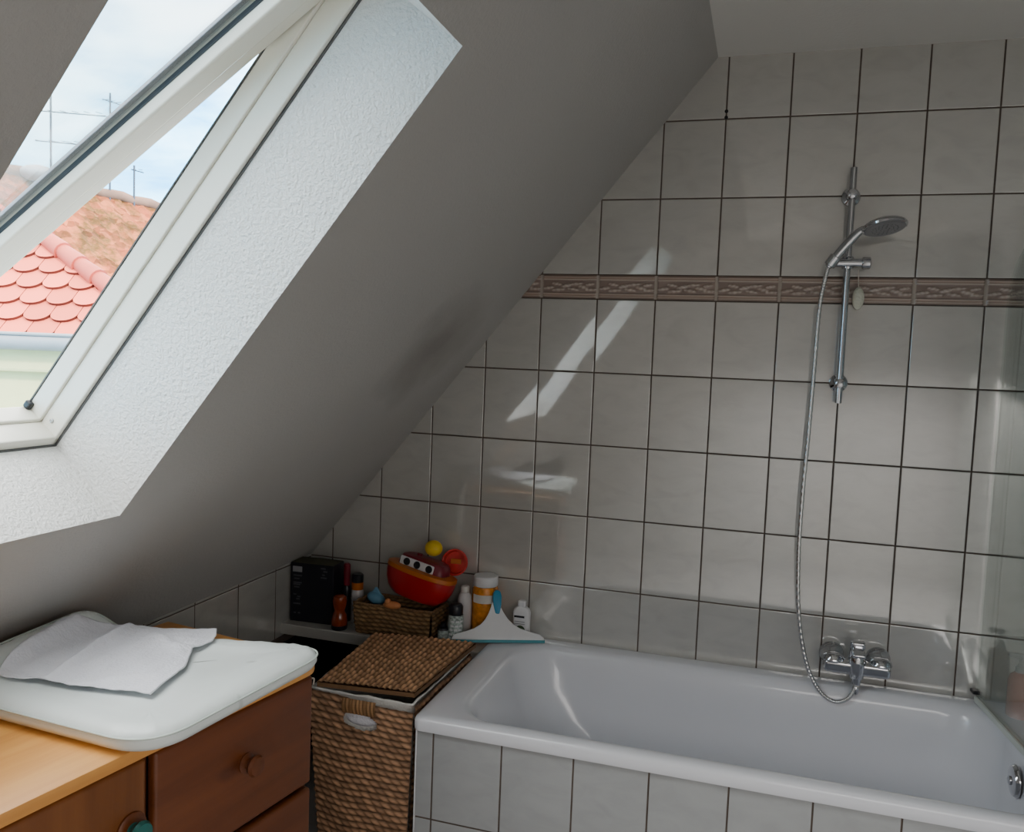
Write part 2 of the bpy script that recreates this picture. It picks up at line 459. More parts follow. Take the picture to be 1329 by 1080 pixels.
cut(bm, SP(1, 0, .01), Ns); cut(bm, (RX, 0, 0), (1, 0, 0))
part('border', bm, mt['border'], wb, smooth=True, kind='keep')
# two drill holes
for dz in (0, -.02):
    bm = bmesh.new(); lathe(bm, [(.006, 0), (.006, .002), (0, .002)], 14, aim((.8, -.0015, 2.428 + dz), (0, -1, 0)))
    part('drill_hole', bm, mt['black'], wb)

# solid core behind the back wall (black to paint shade under the ledge), floor, ceiling, other walls
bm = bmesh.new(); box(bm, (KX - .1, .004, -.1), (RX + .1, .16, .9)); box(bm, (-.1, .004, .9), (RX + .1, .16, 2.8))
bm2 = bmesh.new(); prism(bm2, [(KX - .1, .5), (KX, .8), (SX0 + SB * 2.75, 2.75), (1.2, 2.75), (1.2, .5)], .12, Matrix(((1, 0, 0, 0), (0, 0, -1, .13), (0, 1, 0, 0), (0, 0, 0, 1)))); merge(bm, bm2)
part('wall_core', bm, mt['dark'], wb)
bm = bmesh.new(); box(bm, (KX - .1, RY - .1, -.12), (RX + .1, .1, 0)); part('floor', bm, mt['floor'], kind='structure')
bm = bmesh.new(); box(bm, (SX0 + SB * ZC, RY - .1, ZC), (RX + .1, .1, ZC + .15)); part('ceiling', bm, mt['ceil'], kind='structure')
bm = bmesh.new(); box(bm, (RX, RY - .1, 0), (RX + .12, .1, ZC)); part('wall_right', bm, mt['wall'], kind='structure')
bm = bmesh.new(); box(bm, (KX - .1, RY - .12, 0), (RX, RY, ZC + .1)); part('wall_front', bm, mt['wall'], kind='structure')

# low knee wall under the slope, tiled, with a narrow cut row on top
bm = bmesh.new()
kz = .814
rects = []
ys = [-.025 - .226 * k for k in range(0, 9)]
ys[0] = -.0
for y1, y0 in zip(ys, ys[1:]):
    rects += [(-y1, -y0, .53, .787), (-y1, -y0, .787, kz)]
tile_field(bm, (KX, 0, 0), (0, -1, 0), (0, 0, 1), (1, 0, 0), rects, seed=9, g=.0018, grout_rect=(0, 2.2, .5, kz))
wl = part('wall_left', bm, [mt['tile'], mt['grout']], smooth=True, kind='structure')
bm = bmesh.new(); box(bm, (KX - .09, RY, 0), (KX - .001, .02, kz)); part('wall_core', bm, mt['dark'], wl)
bm = bmesh.new(); box(bm, (KX - .02, RY, kz), (KX + .012, -.0, kz + .012), .003); part('edge_strip', bm, mt['wall'], wl)

# slope with the skylight opening
bm = bmesh.new()
yA, yB = .02, RY
def sq(s0, s1, y0, y1, d=0): quad(bm, SP(s0, y0, d), SP(s0, y1, d), SP(s1, y1, d), SP(s1, y0, d))
for d in (0, .30):
    sk = SK - (.05 if d else 0)
    sq(sk, S0, yB, yA, d); sq(S1, SC + .1, yB, yA, d); sq(S0, S1, yB, WY0, d); sq(S0, S1, WY1, yA, d)
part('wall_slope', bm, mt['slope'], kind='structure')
# reveal of the skylight
bm = bmesh.new(); D0 = .30
quad(bm, SP(S0, WY1), SP(S1, WY1), SP(S1, WY1, D0), SP(S0, WY1, D0))
quad(bm, SP(S0, WY0), SP(S1, WY0), SP(S1, WY0, D0), SP(S0, WY0, D0))
quad(bm, SP(S0, WY0), SP(S0, WY1), SP(S0, WY1, D0), SP(S0, WY0, D0))
quad(bm, SP(S1, WY0), SP(S1, WY1), SP(S1, WY1, D0), SP(S1, WY0, D0))
part('trim_1', bm, mt['reveal'], kind='structure')

# ------------------------------------------------------------------ window_1: roof window, top hung, standing open
win = thing('window_1', None, None, SP(S0, (WY0 + WY1) / 2, .25), kind='structure')
MW = Matrix((Us, Vector((0, 1, 0)), Ns)).transposed().to_4x4(); MW.translation = Vector((SX0, 0, 0))   # local: s, y, d  (left handed is fine for boxes)
bm = bmesh.new(); e = .0005
fr = [(.2255, .278, .012), (.278, .321, .019)]
for d0, d1, t in fr:
    box(bm, (S0, WY1 - t, d0), (S1, WY1 - e, d1), .003, mtx=MW)
    box(bm, (S0, WY0 + e, d0), (S1, WY0 + t, d1), .003, mtx=MW)
    box(bm, (S0 + e, WY0, d0), (S0 + t + .012, WY1, d1), .003, mtx=MW)
    box(bm, (S1 - t - .02, WY0, d0), (S1 - e, WY1, d1), .003, mtx=MW)
part('window_frame', bm, mt['frame'], win)
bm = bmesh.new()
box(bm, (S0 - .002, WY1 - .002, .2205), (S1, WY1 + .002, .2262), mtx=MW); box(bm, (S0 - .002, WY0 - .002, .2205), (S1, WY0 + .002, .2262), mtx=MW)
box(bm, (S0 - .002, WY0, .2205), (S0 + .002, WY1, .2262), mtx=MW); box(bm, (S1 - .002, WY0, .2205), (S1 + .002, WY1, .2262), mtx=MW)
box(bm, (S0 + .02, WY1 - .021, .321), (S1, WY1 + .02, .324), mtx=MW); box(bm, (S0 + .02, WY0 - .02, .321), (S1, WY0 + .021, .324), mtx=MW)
part('gap_shade_seal', bm, M('gap_shade_grey', (.10, .10, .10), .8), win)  # dark strips paint the shadow gap round the frame, plus outer edge line
bm = bmesh.new(); box(bm, (S0 + .030, WY1 - .032, .308), (S0 + .048, WY1 - .018, .325), .004, mtx=MW); part('corner_gasket', bm, mt['black'], win)
for s_, d_ in ((S0 + .045, .256), (S1 - .13, .30)):
    bm = bmesh.new(); lathe(bm, [(.005, 0), (.005, .002), (.003, .003), (0, .002)], 14, aim(SP(s_, WY1 - (.012 if d_ < .27 else .019), d_), (0, -1, 0)))
    part('screw', bm, mt['steel'], win)
# sash: axis (hinge) near the top of the frame, swung 18 degrees outwards at the bottom
va = radians(34.0); V1 = Vector((cos(va), 0, sin(va))); W1 = Vector((-sin(va), 0, cos(va)))
OS = Vector((.1328, 0, 2.25))                         # room side of the sash where it meets the frame
MS = Matrix((V1, Vector((0, 1, 0)), W1)).transposed().to_4x4(); MS.translation = OS
L0, L1 = -1.10, .25; sy1 = WY1 - .024; sy0 = WY0 + .027
sash = thing('sash', None, None, OS); sash.parent = win; sash.location = OS - win.location
del_keys = [k for k in list(sash.keys())]
bm = bmesh.new()
for sgn, yo in ((-1, sy1), (1, sy0)):
    def yb(a, b_): return (min(yo + sgn * a, yo + sgn * b_), max(yo + sgn * a, yo + sgn * b_))
    a, b_ = yb(.0, .032); box(bm, (L0, a, .004), (L1, b_, .05), .004, mtx=MS); a, b_ = yb(.026, .038); box(bm, (L0, a, .010), (L1, b_, .04), mtx=MS)
    a, b_ = yb(.034, .082); box(bm, (L0, a, -.002), (L1, b_, .045), .005, 3, mtx=MS)
box(bm, (L0, sy0, .0), (L0 + .10, sy1, .05), .004, mtx=MS); box(bm, (L1 - .10, sy0, .0), (L1, sy1, .05), .004, mtx=MS)
o = part('sash_frame', bm, mt['frame2'], sash)
bm = bmesh.new()
for yo, sg in ((sy1, -1), (sy0, 1)):
    a = sorted((yo + sg * .080, yo + sg * .0835)); box(bm, (L0 + .1, a[0], .022), (L1 - .1, a[1], .0315), mtx=MS)
part('gasket', bm, mt['black'], sash)
bm = bmesh.new()
for yo, sg in ((sy1, -1), (sy0, 1)):
    a = sorted((yo + sg * -.010, yo + sg * .0985)); box(bm, (L0 - .02, a[0], .0375), (L1, a[1], .046), .002, mtx=MS)
box(bm, (L0 - .03, sy0 - .012, .052), (L0 + .1, sy1 + .012, .064), .004, mtx=MS)
part('outer_cover', bm, mt['alu'], sash)
bm = bmesh.new(); box(bm, (L0 + .08, sy0 + .08, .032), (L1 - .08, sy1 - .08, .036), mtx=MS); part('pane', bm, mt['pane'], sash)

# sky portal in the opening
pl = bpy.data.lights.new('window_portal', 'AREA'); pl.shape = 'RECTANGLE'; pl.size = 1.2; pl.size_y = .69
pl.cycles.is_portal = True
po = bpy.data.objects.new('window_portal', pl); col.objects.link(po)
pm = Matrix((Us, Us.cross(Ns) * -1, Ns)).transposed().to_4x4()
zax = Ns; xax = Us; yax = zax.cross(xax)
pm = Matrix((xax, yax, zax)).transposed().to_4x4(); pm.translation = SP((S0 + S1) / 2, (WY0 + WY1) / 2, .25)
po.matrix_world = pm
# added warm fill lights behind the viewer, bounced off wall and floor
def area(name, loc, target, size, power, color):
    l = bpy.data.lights.new(name, 'AREA'); l.size = size; l.energy = power; l.color = color
    o = bpy.data.objects.new(name, l); col.objects.link(o)
    d = (Vector(target) - Vector(loc)).normalized(); o.matrix_world = aim(loc, -d); return o
FILL = 3
area('wall_fill_light', (1.1, -3.25, 1.3), (1.1, -4.3, 1.5), 1.6, FILL, (1, .95, .90))
area('floor_fill_light', (1.75, -3.05, 1.5), (1.75, -3.15, 0), 1.3, 29, (1, .955, .915))
sun = bpy.data.lights.new('sun', 'SUN'); sun.energy = 8; sun.angle = radians(4); sun.color = (1, .95, .88)
so = bpy.data.objects.new('sun', sun); col.objects.link(so); so.matrix_world = aim((3, -3, 9), Vector((.80, -.35, .50)))

# ------------------------------------------------------------------ bath corner: ledge, front panel
bm = bmesh.new()
box(bm, (KX, -.21, .540), (.086, -.0025, .580), .003)
box(bm, (1.795, -.79, .0), (RX, -.003, .585), .003)
tr = part('trim_2', bm, mt['tile'], kind='structure')
bm = bmesh.new()
X0 = .1452208
prects = []
for z0, z1 in ((.55 - TH, .55), (.55 - 2 * TH, .55 - TH)):
    prects += [(.094, X0, z0, z1)] + [(X0 + k * TW, min(X0 + (k + 1) * TW, 1.79), z0, z1) for k in range(9)]
tile_field(bm, (0, -.7627, 0), (1, 0, 0), (0, 0, 1), (0, -1, 0), prects, seed=3, g=.0022, grout_rect=(.094, 1.79, 0, .55))
srects = [(.02 + k * TW, min(.76, .02 + (k + 1) * TW), z0, z1) for k in range(4) for z0, z1 in ((.55 - TH, .55), (.55 - 2 * TH, .55 - TH))]
tile_field(bm, (.094, 0, 0), (0, -1, 0), (0, 0, 1), (-1, 0, 0), srects, seed=4, g=.0022, grout_rect=(0, .763, 0, .55))
bmb = bmesh.new(); box(bmb, (.0912, -.7652, 0), (.0965, -.7600, .549), .001); 
for f in merge(bm, bmb): f.material_index = 2
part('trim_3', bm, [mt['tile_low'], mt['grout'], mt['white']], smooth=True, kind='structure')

# ------------------------------------------------------------------ bathtub
tub = thing('bathtub', 'white enamel built-in bathtub with tiled front along the back wall', 'bathtub', (.94, -.39, 0))
def ro(x0, x1, y0, y1, r, z): return [(x, y, z) for x, y in rrect(x0, x1, y0, y1, r, 10)]
bm = bmesh.new()
L = [(.088, 1.792, -.778, -.004, .022, .5515), (.086, 1.794, -.780, -.004, .022, .556), (.086, 1.794, -.780, -.004, .022, .578), (.089, 1.791, -.777, -.006, .024, .586), (.097, 1.783, -.769, -.012, .026, .591), (.115, 1.765, -.757, -.022, .03, .593),
     (.178, 1.71, -.738, -.066, .12, .592), (.189, 1.70, -.732, -.076, .13, .588), (.199, 1.693, -.725, -.085, .14, .576), (.212, 1.688, -.718, -.093, .15, .55), (.245, 1.680, -.706, -.108, .16, .46),
     (.30, 1.667, -.690, -.124, .17, .36), (.375, 1.648, -.668, -.145, .18, .265), (.45, 1.62, -.635, -.178, .18, .205), (.53, 1.57, -.58, -.23, .15, .18), (.70, 1.45, -.47, -.34, .06, .172)]
loft(bm, [ro(*a) for a in L], cap0=False)
part('shell', bm, mt['enamel'], tub, smooth=True)
bm = bmesh.new(); lathe(bm, [(0, .014), (.026, .014), (.038, .011), (.043, .003), (.043, 0)], 32, aim((1.678, -.405, .522), (-1, 0, -.02)))
ov = part('overflow', bm, mt['chrome'], tub, smooth=SM)
bm = bmesh.new(); lathe(bm, [(.012, .0135), (.012, .018), (.009, .020), (0, .020)], 20, aim((1.678, -.405, .522), (-1, 0, -.02))); part('overflow_handle', bm, mt['chrome'], ov, smooth=SM)
bm = bmesh.new(); lathe(bm, [(.036, 0), (.036, .003), (.028, .006), (0, .007)], 28, Matrix.Translation((1.32, -.405, .171))); part('drain', bm, mt['chrome'], tub, smooth=SM)

# ------------------------------------------------------------------ shower rail and its things
rail = thing('shower_rail', 'chrome wall-mounted shower rail standing upright on the tiled wall', 'shower rail', (1.197, 0, 1.5))
RYY = -.055
bm = bmesh.new(); tube(bm, [(1.197, RYY, 1.495), (1.197, RYY, 2.225)], .0105, 18); part('bar', bm, mt['chrome'], rail, smooth=SM)
for z in (2.143, 1.557):
    bm = bmesh.new()
    lathe(bm, [(0, .0), (.027, .0), (.029, .004), (.027, .011), (.016, .018), (.0145, .05), (.0, .05)], 28, aim((1.197, -.003, z), (0, -1, 0)))
    lathe(bm, [(.0135, -.014), (.0155, -.011), (.0155, .011), (.0135, .014)], 24, Matrix.Translation((1.197, RYY, z)))
    lathe(bm, [(.013, 0), (.0145, .003), (.012, .005), (0, .006)], 28, aim((1.197, -.066, z), (0, -1, 0)))
    part('bracket', bm, mt['chrome'], rail, smooth=SM)
bm = bmesh.new(); zz = 1.932
tube(bm, [(1.150, -.064, zz), (1.240, -.064, zz)], .0135, 20)
lathe(bm, [(.010, 0), (.0175, .002), (.019, .006), (.019, .024), (.015, .027), (0, .028)], 24, aim((1.236, -.064, zz), (1, 0, 0)))
lathe(bm, [(.017, -.018), (.018, -.014), (.018, .016), (.016, .02)], 24, Matrix.Translation((1.197, RYY, zz)))
hd = Vector((.060, -.012, .088)).normalized()
lathe(bm, [(.0150, -.016), (.0175, -.014), (.0185, .016), (.0170, .018), (.0150, .018), (.0150, -.016)], 24, aim(Vector((1.1487, -.1022, zz)), hd), cap=False)
tube(bm, [(1.160, -.064, zz), (1.156, -.074, zz), (1.154, -.082, zz)], .0115, 14)
sl = part('slider', bm, mt['chrome'], rail, smooth=SM)

hs = thing('hand_shower', 'chrome hand shower with round flat head tilted in the slider of the rail', 'shower head', (1.146, -.102, 1.93))
p0 = Vector((1.1375, -.1000, 1.915)); pts = catmull([p0, p0 + hd * .05, (1.196, -.112, 1.994), (1.222, -.122, 2.021), (1.250, -.134, 2.031)], 8)
bm = bmesh.new(); tube(bm, pts, .011, 16, rad=lambda t: .0105 + .0035 * sin(pi * min(1, t * 1.15)) - .0015 * max(0, t - .8) * 5)
part('handle', bm, mt['chrome'], hs, smooth=SM)
hn = Vector((.16, -.22, -.96)).normalized(); hc = Vector((1.284, -.148, 2.036))
bm = bmesh.new(); mH = aim(hc, hn)
lathe(bm, [(0, -.014), (.026, -.0125), (.050, -.007), (.061, .001), (.0645, .007), (.063, .012), (.058, .0135)], 40, mH); hh = part('head', bm, mt['chrome'], hs, smooth=SM)
bm = bmesh.new(); lathe(bm, [(.058, .0125), (.058, .0145), (.052, .0155), (0, .0155)], 36, mH)
for rr_, n_ in ((.012, 6), (.024, 12), (.036, 18)):
    for k in range(n_): lathe(bm, [(.0018, .015), (.0014, .018), (0, .018)], 6, mH @ Matrix.Translation((rr_ * cos(2 * pi * k / n_), rr_ * sin(2 * pi * k / n_), 0)))
part('spray_plate', bm, M('grey_spray_plate', (.22, .22, .23), .35), hh)

hose_pts = [(1.1375, -.1000, 1.915), (1.130, -.098, 1.87), (1.121, -.092, 1.79), (1.117, -.09, 1.60), (1.113, -.09, 1.40), (1.107, -.09, 1.205), (1.107, -.09, 1.007), (1.120, -.092, .81), (1.150, -.098, .665), (1.192, -.104, .583), (1.238, -.108, .553), (1.276, -.104, .563), (1.296, -.097, .590), (1.301, -.093, .606)]
bm = bmesh.new(); hp = catmull(hose_pts, 40); hp[0] = hp[0] - Vector((0, 0, .001))
tube(bm, hp, .0068, 12, rad=lambda t: .0066 + .0006 * sin(t * 2600))
ho = part('shower_hose', bm, mt['chrome_rough'], base=(1.3, -.09, .6), smooth=True)
tag(ho, 'long silver metal shower hose looping from the hand shower down to the mixer tap', 'hose')
for p, d in ((Vector(hose_pts[-1]) - Vector((0, 0, .024)), (0.1, 0.1, 1)),):
    bm = bmesh.new(); lathe(bm, [(.009, 0), (.010, .003), (.0105, .02), (.009, .024)], 16, aim(p, d)); part('hose_nut', bm, mt['chrome'], ho, smooth=SM)

tap = thing('bath_mixer_tap', 'chrome single-lever bath mixer tap on the tiled wall above the bath rim', 'tap', (1.302, 0, .66))
bm = bmesh.new(); my, mz = -.078, .672
box(bm, (1.203, my - .026, mz - .030), (1.401, my + .024, mz + .012), .012, 4)
part('body', bm, mt['chrome'], tap, smooth=SM)
for x in (1.232, 1.372):
    bm = bmesh.new(); lathe(bm, [(0, 0), (.036, 0), (.038, .004), (.034, .012), (.024, .022), (.019, .05), (0, .05)], 32, aim((x, -.003, mz + .004), (0, -1, 0))); part('rosette', bm, mt['chrome'], tap, smooth=SM)
for x in (1.232, 1.372):
    bm = bmesh.new(); b2 = bmesh.new()
    lathe(b2, [(0, .022), (.018, .02), (.030, .012), (.034, 0), (.030, -.006), (0, -.006)], 32)
    b2.transform(Matrix.Translation((x, my - .003, mz + .010)) @ Matrix.Diagonal((1, .8, 1, 1))); merge(bm, b2)
    part('end_dome', bm, mt['chrome'], tap, smooth=SM)
bm = bmesh.new()
lathe(bm, [(0, -.044), (.017, -.044), (.022, -.036), (.0265, -.01), (.027, .02), (.023, .032), (0, .034)], 32, Matrix.Translation((1.302, my - .008, mz)))
lathe(bm, [(0, -.012), (.014, -.012), (.0145, .01), (.012, .012)], 24, Matrix.Translation((1.302, my - .014, mz - .046)))
part('valve_body', bm, mt['chrome'], tap, smooth=SM)
bm = bmesh.new(); box(bm, (-.022, -.014, 0), (.022, .012, .058), .007, 3, mtx=Matrix.Translation((1.300, my - .006, mz + .024)) @ Matrix.Rotation(radians(12), 4, 'X'))
box(bm, (-.020, -.062, .030), (.020, -.006, .044), .006, 3, mtx=Matrix.Translation((1.300, my - .006, mz + .024)) @ Matrix.Rotation(radians(12), 4, 'X'))
part('lever', bm, mt['chrome'], tap, smooth=SM)

soap = thing('soap_on_a_cord', 'small pale oval soap hanging on a thin cord beside the shower rail', 'soap', (1.232, -.02, 1.80))
bm = bmesh.new(); b2 = bmesh.new(); bmesh.ops.create_uvsphere(b2, u_segments=24, v_segments=16, radius=1); b2.transform(Matrix.Translation((1.237, -.026, 1.826)) @ Matrix.Diagonal((.018, .012, .035, 1))); merge(bm, b2)
part('soap_bar', bm, mt['pumice'], soap, smooth=True)
bm = bmesh.new(); tube(bm, [(1.236, -.0315, 1.86), (1.233, -.04, 1.885), (1.231, -.046, 1.914)], .0016, 6); part('cord', bm, mt['cord'], soap)

# ------------------------------------------------------------------ glass screen
scr = thing('shower_screen', 'frameless green-tinted glass shower screen at the right end of the bathtub', 'shower screen', (1.66, -.04, .6))
sA = Vector((1.651, -.03, 0)); sB = Vector((1.745, -.84, 0)); sd = (sB - sA); sl_ = sd.length; sd.normalize(); sn = Vector((-sd.y, sd.x, 0))
zt = 2.0; z0 = .612; rc = .20
prof = [(0, z0), (sl_, z0), (sl_, zt)] + [(rc - rc * sin(t * pi / 16), zt - rc + rc * cos(t * pi / 16)) for t in range(0, 9)]
bm = bmesh.new(); mG = Matrix((sd, Vector((0, 0, 1)), sn)).transposed().to_4x4(); mG.translation = sA
prism(bm, prof, .006, mG); part('glass_panel', bm, mt['screenglass'], scr)
bm = bmesh.new(); box(bm, (.015, .5945, -.006), (sl_, .6115, .012), .002, mtx=mG); part('bottom_seal', bm, M('pale_seal', (.62, .66, .62), .35), scr)
for z in (.613,):
    bm = bmesh.new(); box(bm, (-.020, z, -.008), (.012, z + .012, .014), .004, mtx=mG); part('hinge', bm, mt['blackcap'] if z < 1 else mt['chrome'], scr)

sbt = thing('soap_dispenser', 'pink liquid soap bottle with pale pump behind the glass screen', 'soap bottle', (1.748, -.12, .593))
pos = Matrix.Translation((1.748, -.12, .5945))
bm = bmesh.new(); lathe(bm, [(0, 0), (.030, 0), (.033, .004), (.033, .108), (.028, .124), (.015, .134), (.0, .134)], 28, pos); part('bottle', bm, mt['pink'], sbt, smooth=SM)
bm = bmesh.new(); lathe(bm, [(.0, .134), (.016, .1345), (.016, .15), (.008, .154), (.006, .178), (0, .178)], 20, pos); box(bm, (-.036, -.008, .176), (.012, .008, .19), .004, mtx=pos); part('pump', bm, mt['clearpump'], sbt, smooth=SM)

# ------------------------------------------------------------------ chest of drawers (local: x out of the front, y along the front to the right end)
PSI = radians(9.52)
ch = thing('chest_of_drawers', 'pine chest of drawers with rounded top, drawers and a door below the skylight', 'chest of drawers', (.035, -1.19, 0), -PSI)
CT = .89
bm = bmesh.new()
pts = [(-.505, -.86), (-.0, -.86)] + [(-.05 + .05 * cos(t), -.05 + .05 * sin(t)) for t in [radians(a) for a in range(0, 91, 15)]] + [(-.505, 0)]
prism(bm, pts, .026, Matrix.Translation((0, 0, CT - .026)), .007); part('top', bm, mt['pine_lit'], ch, smooth=SM, local=True)
bm = bmesh.new()
box(bm, (-.49, -.03, .0), (-.038, -.012, CT - .027), .002); box(bm, (-.49, -.845, 0), (-.038, -.827, CT - .027), .002); box(bm, (-.49, -.474, .06), (-.042, -.456, CT - .03)); box(bm, (-.49, -.845, .05), (-.48, -.012, CT - .03))
box(bm, (-.48, -.83, .05), (-.05, -.03, .07)); box(bm, (-.06, -.83, 0), (-.045, -.03, .06)); box(bm, (-.075, -.83, CT - .05), (-.045, -.03, CT - .027))
part('carcass', bm, mt['pine_shade_h'], ch, local=True)
bm = bmesh.new(); box(bm, (-.07, -.455, .07), (-.05, -.03, CT - .05)); part('drawer_gap_shade', bm, mt['dark'], ch, local=True)  # black sheet standing in for the shade in the drawer gaps
def knob(x, y, z, mat, par, ring=None):
    m = Matrix.Translation((x, y, z)) @ Matrix.Rotation(radians(90), 4, 'Y')
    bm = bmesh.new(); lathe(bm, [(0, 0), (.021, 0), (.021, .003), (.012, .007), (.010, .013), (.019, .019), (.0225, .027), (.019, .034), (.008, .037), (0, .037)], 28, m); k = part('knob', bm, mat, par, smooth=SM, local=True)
    if ring:
        bm = bmesh.new(); lathe(bm, [(0, 0), (.031, 0), (.031, .004), (.026, .007), (.019, .0068), (0, .005)], 28, m); part('rosette', bm, ring, k, smooth=SM, local=True)
for z0, z1 in ((.597, .853), (.330, .585), (.070, .318)):
    bm = bmesh.new(); box(bm, (-.042, -.456, z0), (-.018, -.014, z1), .008, 3)
    d = part('drawer', bm, mt['pine_shade_h'], ch, smooth=SM, local=True)
    knob(-.018, -.225, (z0 + z1) / 2 + .01, mt['pine_shade_h'], d)
bm = bmesh.new(); box(bm, (-.042, -.846, .07), (-.018, -.474, .853), .008, 3); dr = part('door', bm, mt['pine_shade_v'], ch, smooth=SM, local=True)
knob(-.018, -.508, .735, mt['teal'], dr, mt['pine_shade_h'])

# ------------------------------------------------------------------ changing mat and muslin
def mrise(x): return .014 * ss((-.34 - x) / .12) + .048 * ss((-.41 - x) / .115)
def mtop(x, y): return .934 + mrise(x) + .004 * sin(x * 19 + 1) * sin(y * 17)
quadc = [Vector((.066, -1.196)), Vector((-.512, -1.325)), Vector((-.492, -1.700)), Vector((.012, -1.735))]   # far front, far back, near back, near front
def mat_outline(inset, n=18):
    c = quadc; P = []
    rad = [.11, .05, .05, .10]
    for i in range(4):
        a, b_, d = c[i - 1], c[i], c[(i + 1) % 4]
        r = rad[i]; d1 = (a - b_).normalized(); d2 = (d - b_).normalized()
        q0 = b_ + d1 * r; q1 = b_ + d2 * r
        for k in range(n + 1):
            t = k / n; p = q0 * (1 - t) ** 2 + b_ * 2 * t * (1 - t) * (1 - .12) + b_ * 2 * t * (1 - t) * .12 + q1 * t * t; P.append(p)
        e0, e1 = q1, d + (b_ - d).normalized() * rad[(i + 1) % 4]
        for k in range(1, 24): P.append(e0.lerp(e1, k / 24))
    cen = sum(P, Vector((0, 0))) / len(P); out = []
    for i, p in enumerate(P):
        t = (P[(i + 1) % len(P)] - P[i - 1]).normalized(); nn = Vector((-t.y, t.x))
        if nn.dot(cen - p) < 0: nn = -nn
        out.append(p + nn * inset)
    return out
bm = bmesh.new(); rings = []
for ins, zf in ((.030, 'b'), (.006, .006), (.0, .016), (.001, .026), (.006, .034), (.014, .0395), (.024, .0435), (.036, .0455), (.050, .0455), (.062, .045), (.07, .0455)):
    ring = []
    for i, p in enumerate(mat_outline(ins)):
        wr = .0016 * sin(i * 1.9) * sin(i * .7)
        z = (.8915 + mrise(p.x) * .9) if zf == 'b' else .8915 + mrise(p.x) * .95 + zf * 1.0 + (wr if zf > .03 and zf < .05 else 0)
        if zf == .0455: z = mtop(p.x, p.y) + .003
        ring.append((p.x, p.y, z))
    rings.append(ring)
o7 = mat_outline(.07); cen = sum(o7, Vector((0, 0))) / len(o7)
for s in (.9, .75, .55, .3): rings.append([(cen.x + (p.x - cen.x) * s, cen.y + (p.y - cen.y) * s, mtop(cen.x + (p.x - cen.x) * s, cen.y + (p.y - cen.y) * s)) for p in o7])
loft(bm, rings)
nt_ = mt['matfoil'].node_tree; b_ = next(n for n in nt_.nodes if n.type == 'BSDF_PRINCIPLED'); src = b_.inputs['Base Color'].links[0].from_socket
tc_ = N(nt_, 'TexCoord'); mp_ = N(nt_, 'Mapping'); mp_.inputs['Scale'].default_value = (8, 13, 0.01); mp_.inputs['Rotation'].default_value = (0, 0, .6); nt_.links.new(tc_.outputs['Object'], mp_.inputs[0])
vo_ = N(nt_, 'TexVoronoi', Scale=1.0, Randomness=.9); nt_.links.new(mp_.outputs[0], vo_.inputs['Vector'])
rp_ = ramp(nt_, vo_.outputs['Distance'], [(.10, (.62, .62, .60)), (.16, (1, 1, 1))])
mx_ = N(nt_, 'Mix', data_type='RGBA', blend_type='MULTIPLY'); mx_.inputs[0].default_value = .8
nt_.links.new(src, mx_.inputs[6]); nt_.links.new(rp_.outputs[0], mx_.inputs[7]); nt_.links.new(mx_.outputs[2], b_.inputs['Base Color'])
cm = part('changing_mat', bm, mt['matfoil'], base=(-.23, -1.5, .89), smooth=True)
tag(cm, 'padded white wipeable baby changing mat with rounded corners on the pine chest', 'changing mat')
bm = bmesh.new(); P = [(p.x, p.y, .8915 + mrise(p.x) * .95 + .030) for p in mat_outline(-.0005)]
tube(bm, P + [P[0]], .0022, 6, cap=False); part('piping', bm, mt['piping'], cm, smooth=True)

right = [(-.212, -1.250), (-.187, -1.285), (-.174, -1.316), (-.182, -1.374), (-.131, -1.463), (-.096, -1.59), (-.094, -1.607)]
left = [(-.478, -1.392), (-.477, -1.43), (-.464, -1.49), (-.450, -1.55), (-.436, -1.60), (-.422, -1.635), (-.410, -1.652)]
def samp(c, t):
    n = len(c) - 1; i = min(int(t * n), n - 1); f = t * n - i; return Vector(c[i]).lerp(Vector(c[i + 1]), f)
NU, NV = 110, 60; bm = bmesh.new(); GT = []; GB = []
far = [(-.478, -1.392), (-.44, -1.355), (-.398, -1.318), (-.30, -1.280), (-.212, -1.250)]
near = [(-.410, -1.652), (-.385, -1.648), (-.347, -1.620), (-.256, -1.618), (-.169, -1.614), (-.094, -1.607)]
def ridge(p, a, b_, wd):
    a, b_ = Vector(a), Vector(b_); d = b_ - a; t = max(0, min(1, (p - a).dot(d) / d.length_squared)); q = (p - a - d * t).length
    return exp(-(q / wd) ** 2) * (sin(pi * min(1, max(0, t * .9 + .08))) ** .5)
for i in range(NU + 1):
    u = i / NU; r_t = []; r_b = []
    for j in range(NV + 1):
        v = j / NV
        L_, R_ = samp(left, v), samp(right, v); F_, N_ = samp(far, u), samp(near, u)
        p = L_ * (1 - u) + R_ * u + F_ * (1 - v) + N_ * v - (Vector(left[0]) * (1 - u) * (1 - v) + Vector(right[0]) * u * (1 - v) + Vector(left[-1]) * (1 - u) * v + Vector(right[-1]) * u * v)
        h = .0035 + .013 * ridge(p, (-.470, -1.398), (-.428, -1.64), .011) + .014 * ridge(p, (-.394, -1.322), (-.335, -1.61), .009) + .006 * ridge(p, (-.30, -1.34), (-.16, -1.42), .012) + .005 * ridge(p, (-.25, -1.60), (-.13, -1.52), .010) + .010 * ridge(p, (-.375, -1.65), (-.29, -1.625), .009) + .010 * ridge(p, (-.186, -1.375), (-.225, -1.39), .011)
        h += .0016 * sin(p.x * 60 + p.y * 35) * sin(p.y * 47) + .0009 * sin(p.x * 140 - p.y * 90) * sin(p.y * 120 + p.x * 50)
        z = mtop(p.x, p.y) + h + .0075
        r_t.append(bm.verts.new((p.x, p.y, z + .0022))); r_b.append(bm.verts.new((p.x, p.y, z)))
    GT.append(r_t); GB.append(r_b)
